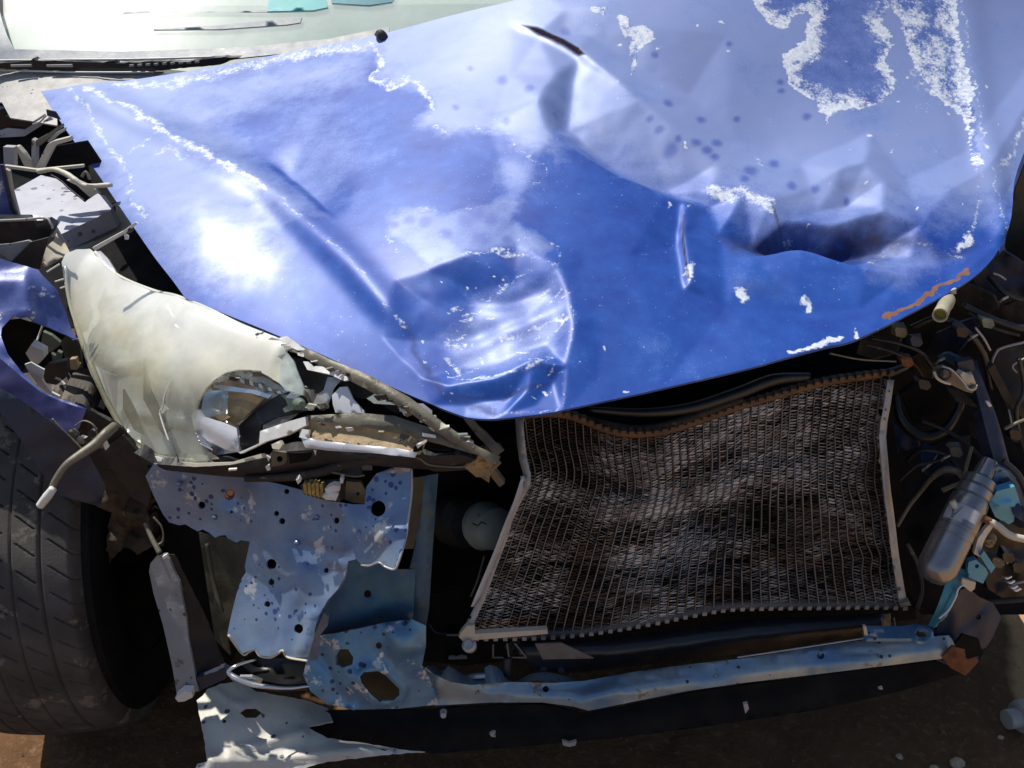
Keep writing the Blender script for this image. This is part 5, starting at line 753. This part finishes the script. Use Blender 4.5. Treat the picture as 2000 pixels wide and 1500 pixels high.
lab = sheet('black_relay', [(872, 1240), (914, 1238), (914, 1292), (868, 1292)], .99, m_void, car, .02); sheet('relay_scuff', [(876, 1284), (884, 1282), (892, 1284), (900, 1281), (912, 1283), (912, 1287), (888, 1288), (876, 1288)], .985, m_grey, lab, .003, step=5); tube('relay_edge', [(872, 1240, .985), (905, 1240, .985)], 2, m_trim, lab)
# ---- right-hand side of the engine bay
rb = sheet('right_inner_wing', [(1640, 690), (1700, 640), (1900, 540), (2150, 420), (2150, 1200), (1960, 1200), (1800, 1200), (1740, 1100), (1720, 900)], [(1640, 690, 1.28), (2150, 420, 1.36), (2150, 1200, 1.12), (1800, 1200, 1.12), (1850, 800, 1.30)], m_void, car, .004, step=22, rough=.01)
sheet('outer_wing_edge', [(1964, 484), (1972, 420), (1984, 368), (2010, 300), (2120, 260), (2120, 560), (1990, 540)], 1.42, m_olive, car, .004)
for o, y, mm in (([(1900, 545), (1960, 490), (2080, 560), (2080, 640), (1990, 640), (1930, 590)], 1.24, m_navy), ([(1828, 652), (1872, 632), (1898, 622), (1912, 640), (1890, 664), (1872, 688), (1836, 700), (1812, 678)], 1.15, m_navy), ([(1856, 560), (1890, 556), (1940, 578), (1952, 600), (1920, 622), (1880, 612), (1866, 590)], 1.18, m_brown), ([(1690, 640), (1730, 628), (1760, 650), (1750, 690), (1700, 700), (1672, 690)], 1.12, m_brown),
                 ([(1776, 700), (1800, 692), (1822, 712), (1820, 740), (1790, 736)], 1.13, m_brown), ([(1738, 820), (1790, 856), (1796, 872), (1740, 888)], 1.18, m_navy), ([(1800, 880), (1850, 855), (1896, 850), (1890, 910), (1860, 930), (1812, 930), (1800, 918)], 1.2, m_navy), ([(1806, 864), (1834, 880), (1822, 900), (1800, 918), (1798, 890)], 1.19, m_plate2),
                 ([(1848, 756), (1880, 766), (1914, 798), (1868, 784)], 1.09, m_brown), ([(1830, 696), (1850, 690), (1880, 704), (1900, 716), (1892, 726), (1860, 712)], 1.10, m_plate2), ([(1890, 826), (1940, 820), (1945, 860), (1920, 870), (1896, 850)], 1.16, m_brown), ([(1950, 600), (2060, 560), (2060, 660), (1990, 668), (1944, 640)], 1.2, m_black), ([(1966, 836), (2060, 800), (2060, 880), (1990, 880)], 1.16, m_black), ([(1966, 850), (1994, 836), (1994, 866), (1980, 862)], 1.12, m_grey)):
    sheet('bay_plate', o, [(0, 0, y), (1000, 0, y), (o[0][0], o[0][1], y + .02), (o[len(o) // 2][0], o[len(o) // 2][1], y - .02)], mm, rb, .006, step=10, rough=.008, rf=26)
pipe = lathe('yellow_pipe', P(1850, 586, 1.09), P(1836, 616, 1.045), [(0, .010), (.3, .010), (.5, .0088), (1, .0095), (1, .0075), (.6, .0075)], M('yellowed_tube', (.42, .38, .26), (.3, .28, .2), 50, .5), rb, 22, True, False); lathe('pipe_plug', P(1844, 600, 1.068), P(1838, 611, 1.052), [(0, .0075), (1, .0074)], M('olive_yellow', (.3, .26, .03), (.22, .18, .02), 50, .5), pipe, 16)
sheet('pipe_tab', [(1856, 568), (1868, 564), (1868, 574), (1858, 576)], 1.09, m_grey, rb, .004, step=5)
tube('belt_ring', [(1748, 770, 1.2), (1758, 815, 1.18), (1785, 845, 1.17), (1815, 852, 1.165), (1848, 836, 1.165), (1872, 800, 1.17), (1878, 766, 1.18)], [7, 9, 11, 12, 11, 9, 7], m_black_gloss, rb); sheet('pulley_face', [(1760, 770), (1800, 740), (1850, 760), (1860, 800), (1830, 835), (1786, 830)], 1.2, m_void, rb, .01)
br = sheet('hinge_bracket', [(1823, 728), (1830, 719), (1846, 716), (1858, 724), (1880, 746), (1896, 760), (1906, 754), (1908, 760), (1898, 768), (1884, 764), (1850, 748), (1834, 742)], 1.06, m_trim, rb, .006, step=7); lathe('bracket_bolt', P(1846, 732, 1.06), P(1844, 730, 1.035), [(0, .008), (.5, .008), (.55, .006), (1, .0055)], m_brown, br, 14); tube('bracket_rim', [(1824, 726, 1.045), (1830, 738, 1.04), (1842, 746, 1.04), (1856, 750, 1.04)], 2.5, m_cream, br); tube('bracket_rim', [(1840, 716, 1.05), (1858, 722, 1.045), (1880, 744, 1.04), (1892, 760, 1.035), (1904, 760, 1.035), (1908, 752, 1.035)], 1.6, m_cream, br)
sheet('latch', [(1876, 732), (1882, 726), (1890, 730), (1900, 732), (1906, 748), (1902, 758), (1886, 754)], 1.065, m_cream, br, .01, step=6, rough=.006, rf=60)
sheet('latch', [(1870, 708), (1900, 702), (1904, 722), (1888, 730), (1872, 722)], 1.075, m_navy, br, .01, step=8)
post = sheet('side_post', [(1890, 706), (1908, 704), (1926, 760), (1944, 806), (1958, 850), (1968, 890), (1980, 930), (2020, 990), (2016, 1030), (1984, 1010), (1960, 960), (1942, 900), (1928, 850), (1908, 770)], [(1890, 706, 1.10), (1944, 806, 1.07), (1980, 930, 1.03), (2000, 1020, .99)], m_navy, car, .02, step=9, bumps=[cr([(1900, 706), (1946, 830), (1972, 940), (2000, 1010)], .008, 8, 10)]); sheet('post_chip', [(1926, 786), (1932, 785), (1938, 793), (1932, 795)], 1.055, m_white, post, .004, step=5)
sheet('post_foot', [(1932, 984), (1946, 960), (1982, 950), (1996, 990), (1990, 1014), (1970, 1024), (1944, 1010)], 1.0, m_cyan, post, .012, step=8, bumps=[cr([(1940, 986), (1984, 982)], .006, 4, 8)]); sheet('post_foot', [(1924, 930), (1950, 910), (1985, 930), (1984, 955), (1944, 962), (1934, 975)], 1.02, m_steel_blue, post, .008, step=9)
rp = sheet('right_panel', [(1938, 716), (1952, 684), (2080, 650), (2080, 920), (2000, 880), (1964, 790)], [(1938, 716, 1.14), (2080, 650, 1.16), (2080, 920, 1.08), (1964, 790, 1.11)], m_brown, car, .004, rough=.006); tube('panel_rim', [(1932, 724, 1.12), (1944, 692, 1.12), (1962, 678, 1.12), (2040, 660, 1.12)], 2.5, m_grey, rp); sheet('panel_rail', [(1930, 722), (1942, 712), (1974, 772), (2030, 830), (2030, 850), (1960, 780)], 1.09, m_brown, rp, .01); tube('panel_rim', [(1986, 728, 1.1), (1978, 716, 1.1), (1990, 706, 1.1), (2020, 690, 1.1)], 1.8, m_grey, rp)
tube('bay_rod', [(1962, 838, 1.05), (1990, 824, 1.05), (2040, 806, 1.06)], 3, m_trim, rp); tube('bay_wire', [(1905, 640, 1.1), (1922, 662, 1.1), (1934, 684, 1.1)], 2, m_grey, rp); tube('bay_wire', [(1940, 534, 1.2), (1952, 538, 1.2), (1964, 546, 1.2)], 2, m_grey, rp); tube('bay_wire', [(1970, 800, 1.08), (1974, 818, 1.07), (1976, 830, 1.07)], 1.5, m_grey, rp)
tube('coolant_pipe', [(1752, 1028, 1.08), (1776, 988, 1.09), (1800, 958, 1.09), (1820, 934, 1.08), (1844, 918, 1.07), (1868, 920, 1.06), (1882, 934, 1.055)], [4, 4, 4, 5, 7, 7, 6], m_trim, car); tube('coolant_pipe', [(1840, 958, 1.05), (1862, 948, 1.05), (1880, 938, 1.05), (1888, 908, 1.06), (1898, 872, 1.07)], [5, 4, 3, 3.5, 3.5], m_trim, car); tube('dark_cable', [(1800, 822, 1.14), (1850, 842, 1.12), (1890, 868, 1.10), (1920, 900, 1.08)], 4, m_black, car)
ca_, cb_ = P(1918, 930, 1.02), P(1822, 1126, .935)
dr = lathe('receiver_drier', ca_, cb_, [(-.16, 0.01050), (0, 0.01312), (.03, 0.02064), (.10, 0.02064), (.11, 0.01892), (.13, 0.02270), (.20, 0.02270), (.21, 0.02064), (.24, 0.02374), (.30, 0.02477), (.52, 0.02511), (.525, 0.02442), (.535, 0.02442), (.54, 0.02511), (.60, 0.02511), (.605, 0.02442), (.615, 0.02442), (.62, 0.02511), (.90, 0.02511), (.97, 0.02202), (1.03, 0.01514), (1.05, 0.00550)], m_dry, car, 48)
axd = (cb_ - ca_) / np.linalg.norm(cb_ - ca_); vw = CAM - (ca_ + cb_) / 2; vw /= np.linalg.norm(vw); xx = np.cross(axd, vw); xx /= np.linalg.norm(xx); yy = np.cross(xx, axd)
def onc(s, a, r=.0259): return ca_ + (cb_ - ca_) * s + r * (xx * math.sin(a) + yy * math.cos(a))
def curved(name, s0, s1, a0, a1, mm, r=.0259, par=None):
    n = 10; V = [onc(s, a, r) for s in (s0, s1) for a in np.linspace(a0, a1, n)]; Fs = [(i, i + 1, n + i + 1, n + i) for i in range(n - 1)]; f0 = np.cross(V[1] - V[0], V[n] - V[0]); 
    if f0 @ vw < 0: Fs = [f[::-1] for f in Fs]
    return link(name, *solid(V, Fs, .0006)[:2], mm, par or dr)
curved('canister_label', .345, .50, -.75, .95, M('grey_label', (.42, .42, .43), (.34, .34, .35), 40, .4))
for a, b in ((.2, .45), (.62, .40)): 
    V = [onc(.36, a - .06, .0264), onc(.36, a + .06, .0264), onc(.49, b + .06, .0264), onc(.49, b - .06, .0264)]; link('label_mark', *solid(V, [(0, 1, 2, 3)] if np.cross(V[1] - V[0], V[2] - V[0]) @ vw > 0 else [(3, 2, 1, 0)], .0006)[:2], m_dry, dr, False)
curved('label_mark', .46, .50, -.75, -.1, m_dry, .0263)
cab = tube('rusty_cable', [(1862, 978, .99), (1868, 990, .985), (1888, 999, .98), (1912, 1008, .975), (1934, 1018, .97)], [5, 6, 7, 7, 7], m_rust, car); tube('cable_sleeve', [(1932, 1017, .97), (1950, 1028, .965), (1970, 1044, .96), (1996, 1052, .96), (2060, 1062, .96)], [6, 7, 7, 7, 7], m_cream, cab); tube('cable_end', [(1860, 979, .985), (1866, 990, .982), (1874, 996, .98)], 6, m_cream, cab)
teal = sheet('latch_bracket', [(1812, 1222), (1826, 1196), (1840, 1160), (1848, 1136), (1856, 1118), (1866, 1110), (1884, 1112), (1890, 1124), (1908, 1126), (1902, 1146), (1886, 1142), (1874, 1146), (1868, 1164), (1856, 1192), (1838, 1210), (1824, 1226)], [(1812, 1222, .965), (1860, 1112, .985), (1908, 1126, .975), (1850, 1200, .955)], m_teal, car, .006, step=7, bumps=[cr([(1872, 1148), (1852, 1194), (1822, 1226)], .006, 4, 8)])
sheet('latch_cap', [(1890, 1110), (1892, 1098), (1906, 1093), (1926, 1110), (1930, 1120), (1920, 1140), (1892, 1128)], .965, m_cyan, teal, .008, step=6, holes=[(1908, 1106, 4)]); sheet('latch_strap', [(1902, 1082), (1910, 1052), (1922, 1036), (1936, 1020), (1942, 1026), (1928, 1046), (1920, 1062), (1914, 1088)], .97, m_white, teal, .006, step=6); sheet('latch_strap', [(1914, 1086), (1922, 1076), (1944, 1108), (1936, 1120)], .96, m_cyan, teal, .005, step=6); tube('bracket_edge', [(1884, 1140, .962), (1872, 1150, .96), (1866, 1168, .955), (1852, 1192, .95), (1834, 1208, .948)], 1.8, m_white, teal); sheet('bracket_foot', [(1880, 1130), (1906, 1138), (1904, 1150), (1896, 1156), (1878, 1142)], .962, m_cream, teal, .004, step=6)
tab = sheet('catch_plate', [(1686, 1226), (1692, 1222), (1760, 1223), (1790, 1218), (1812, 1222), (1824, 1234), (1822, 1246), (1808, 1253), (1790, 1252), (1780, 1247), (1740, 1247), (1694, 1247), (1688, 1240)], [(1686, 1226, .955), (1824, 1234, .955), (1760, 1250, .935)], m_steel_blue, car, .006, step=7, holes=[[(1786, 1236), (1794, 1230), (1806, 1231), (1814, 1238), (1806, 1244), (1794, 1244)]], bumps=[cr([(1780, 1238), (1794, 1226), (1812, 1228), (1820, 1240), (1806, 1249), (1788, 1248), (1780, 1238)], .004, 3, 4)]); sheet('plate_edge', [(1686, 1224), (1692, 1224), (1696, 1242), (1712, 1240), (1714, 1246), (1690, 1250)], .94, m_cream, tab, .004, step=5)
gus = sheet('right_gusset', [(1822, 1250), (1836, 1216), (1866, 1176), (1876, 1152), (1892, 1148), (1912, 1166), (1940, 1178), (1956, 1206), (1938, 1246), (1910, 1290), (1880, 1312), (1858, 1302), (1830, 1290)], [(1822, 1250, .975), (1890, 1150, 1.0), (1956, 1206, 1.0), (1880, 1310, .96)], m_navy, car, .006, step=9, rough=.006, holes=[(1911, 1205, 5)]); sheet('gusset_rust', [(1840, 1284), (1860, 1262), (1890, 1270), (1912, 1292), (1886, 1320), (1856, 1304)], .952, m_rust, gus, .004, rough=.008, step=7); sheet('gusset_dark', [(1866, 1258), (1880, 1240), (1912, 1250), (1920, 1278), (1890, 1288)], .95, m_void, gus, .004)
sheet('bay_floor', [(1900, 1060), (1960, 1010), (2120, 1040), (2120, 1170), (1960, 1170), (1930, 1150)], 1.07, m_black, car, .01, rough=.02, rf=22)
lathe('bay_bolt', P(1934, 1050, .985), P(1932, 1062, .97), [(0, .008), (.5, .008), (.5, .006), (1, .006)], m_tan, car, 14)
for k, (u, v) in enumerate(((1966, 1124), (1972, 1133), (1978, 1143), (1984, 1148))): tube('spring_coil', [(u - 8, v + 2, .98), (u, v + 5, .975), (u + 8, v + 2, .98)], 3, m_chrome, car)
tube('bay_wire', [(1956, 1076, 1.0), (1962, 1090, .99), (1968, 1100, .99)], 2.4, m_grey, car); tube('lower_rod', [(1975, 1142, .99), (2000, 1136, .99), (2060, 1130, .99)], 2.5, m_grey, car); tube('lower_hose', [(1900, 1176, 1.05), (1950, 1174, 1.04), (2060, 1166, 1.04)], 6, m_brown, car)
# ---- hidden body: fills the engine bay and closes the car so that light falls as it should
block('engine', (.12, 1.45, .45), (.7, .45, .55), m_void, car, bev=.02); put(bpy.data.objects['engine'])
block('firewall', (.1, 1.86, .52), (1.75, .04, .7), m_void, car); put(bpy.data.objects['firewall'])
block('floor_pan', (.1, 2.2, .22), (1.6, 1.9, .04), m_void, car); put(bpy.data.objects['floor_pan'])
block('right_wing', (1.0, 1.75, .62), (.03, .9, .6), m_fender, car); put(bpy.data.objects['right_wing'])
# ------------------------------------------------------------------ loose things on the ground
def tagged(o, label, cat, group=None):
    o['label'] = label; o['category'] = cat
    if group: o['group'] = group
    return o
g0 = P(1978, 1386, .93); 
capm = M('pale_grey_plug', (.36, .35, .35), (.3, .29, .28), 40, .5, 0, .15, spots=(.1, .1, .1), ssc=120, sth=.1)
gb = np.array(Z(1990, 1402, .03)); c0 = P(*gb)
cap = lathe('pipe_plug', c0 + np.array([-.024, -.004, .0]), c0 + np.array([.05, .012, .0]), [(0, .010), (.02, .016), (.30, .017), (.31, .025), (.42, .028), (.58, .028), (.60, .022), (1.0, .022)], capm, None, 36)
tagged(cap, 'pale grey stepped plastic plug lying on the dirt at the right edge', 'plug')
for k, (u, v, r, lab) in enumerate(((1757, 1478, .006, 'small pale pebble by itself on the shaded dirt, leftmost of the pebbles'), (1870, 1490, .012, 'largest tan stone on the dirt near the bottom right corner'), (1825, 1500, .007, 'flat tan pebble at the bottom edge left of the stone'), (1955, 1440, .005, 'tiny pale pebble under the grey plug'))):
    p = P(*Z(u, v, .004)); tagged(rock('pebble', tuple(p), r, m_stone, k * 3.7), lab, 'stone', 'loose stones on the dirt')
vs, fs = [], []
for k in range(1100):
    x, y = rng.uniform(-1.0, 1.25), rng.uniform(.55, 1.5); r = .0008 + .0028 * rng.rand() ** 3; b = len(vs)
    for q in ((1, 0, 0), (-.5, .87, 0), (-.5, -.87, 0), (.1, 0, .9)): vs.append((x + r * q[0] * (1 + .5 * rng.rand()), y + r * q[1] * (1 + .5 * rng.rand()), .003 + .012 * mnoise.fractal(Vector((x * 5 + 21.9, y * 5 + 9.3, 3)), 1, 2, 4) + r * q[2]))
    fs += [(b, b + 1, b + 3), (b + 1, b + 2, b + 3), (b + 2, b, b + 3)]
gr = ORIG('grit', vs, fs, M('brown_grit', (.16, .10, .06), (.09, .06, .04), 60, .9), None, False); gr['kind'] = 'stuff'

# wiring, hoses and connectors packed behind the right-hand side
for k, (pts, r, mm) in enumerate((([(1700, 660, 1.10), (1760, 672, 1.09), (1800, 690, 1.09), (1830, 730, 1.10)], 4, m_black_gloss), ([(1690, 672, 1.09), (1750, 690, 1.08), (1790, 716, 1.09), (1806, 750, 1.11)], 3, m_black), ([(1780, 640, 1.12), (1830, 622, 1.11), (1880, 640, 1.10), (1920, 690, 1.10), (1936, 760, 1.10)], 6, m_black_gloss),
    ([(1880, 596, 1.14), (1930, 620, 1.13), (1990, 640, 1.13), (2040, 640, 1.14)], 7, m_black), ([(1890, 610, 1.13), (1940, 640, 1.12), (1990, 655, 1.12)], 3, m_brown), ([(1770, 900, 1.14), (1800, 880, 1.13), (1850, 890, 1.11), (1876, 930, 1.08)], 5, m_black_gloss), ([(1755, 940, 1.12), (1790, 910, 1.12), (1830, 900, 1.11), (1870, 880, 1.10)], 3, m_black), ([(1930, 540, 1.2), (1960, 570, 1.18), (2000, 585, 1.18), (2050, 580, 1.18)], 5, m_black_gloss), ([(1990, 700, 1.1), (2000, 760, 1.09), (1985, 800, 1.08), (1990, 850, 1.07)], 4, m_black_gloss), ([(1770, 1060, 1.06), (1790, 1100, 1.05), (1800, 1150, 1.04), (1790, 1190, 1.03)], 5, m_black), ([(1960, 900, 1.02), (1990, 930, 1.01), (2010, 980, 1.0), (2020, 1030, .99)], 6, m_black_gloss))):
    tube('wiring_loom' if r < 5 else 'coolant_hose', pts, r, mm, rb, wob=.08)
for u, v, y, mm in ((1806, 752, 1.09, m_black), (1790, 668, 1.08, m_navy), (1880, 650, 1.08, m_black), (1868, 884, 1.07, m_trim), (1930, 632, 1.11, m_greenpcb), (1760, 650, 1.09, m_trim), (1772, 708, 1.08, m_rust), (1984, 850, 1.06, m_black), (1970, 1090, .98, m_black_gloss), (1950, 1100, .985, m_trim), (1990, 1110, .98, m_black)):
    sheet('plug_connector', [(u - 12, v - 6), (u - 8, v - 11), (u + 9, v - 8), (u + 13, v + 3), (u + 6, v + 10), (u - 9, v + 7)], y, mm, rb, .014, step=6, rough=.003, rf=60)
for u, v, y in ((1836, 706, 1.085), (1900, 660, 1.095), (1846, 896, 1.085), (1960, 586, 1.15)): tube('hose_clamp', [(u - 8, v + 4, y), (u, v - 2, y - .008), (u + 8, v - 6, y)], 2.4, m_alu, rb)
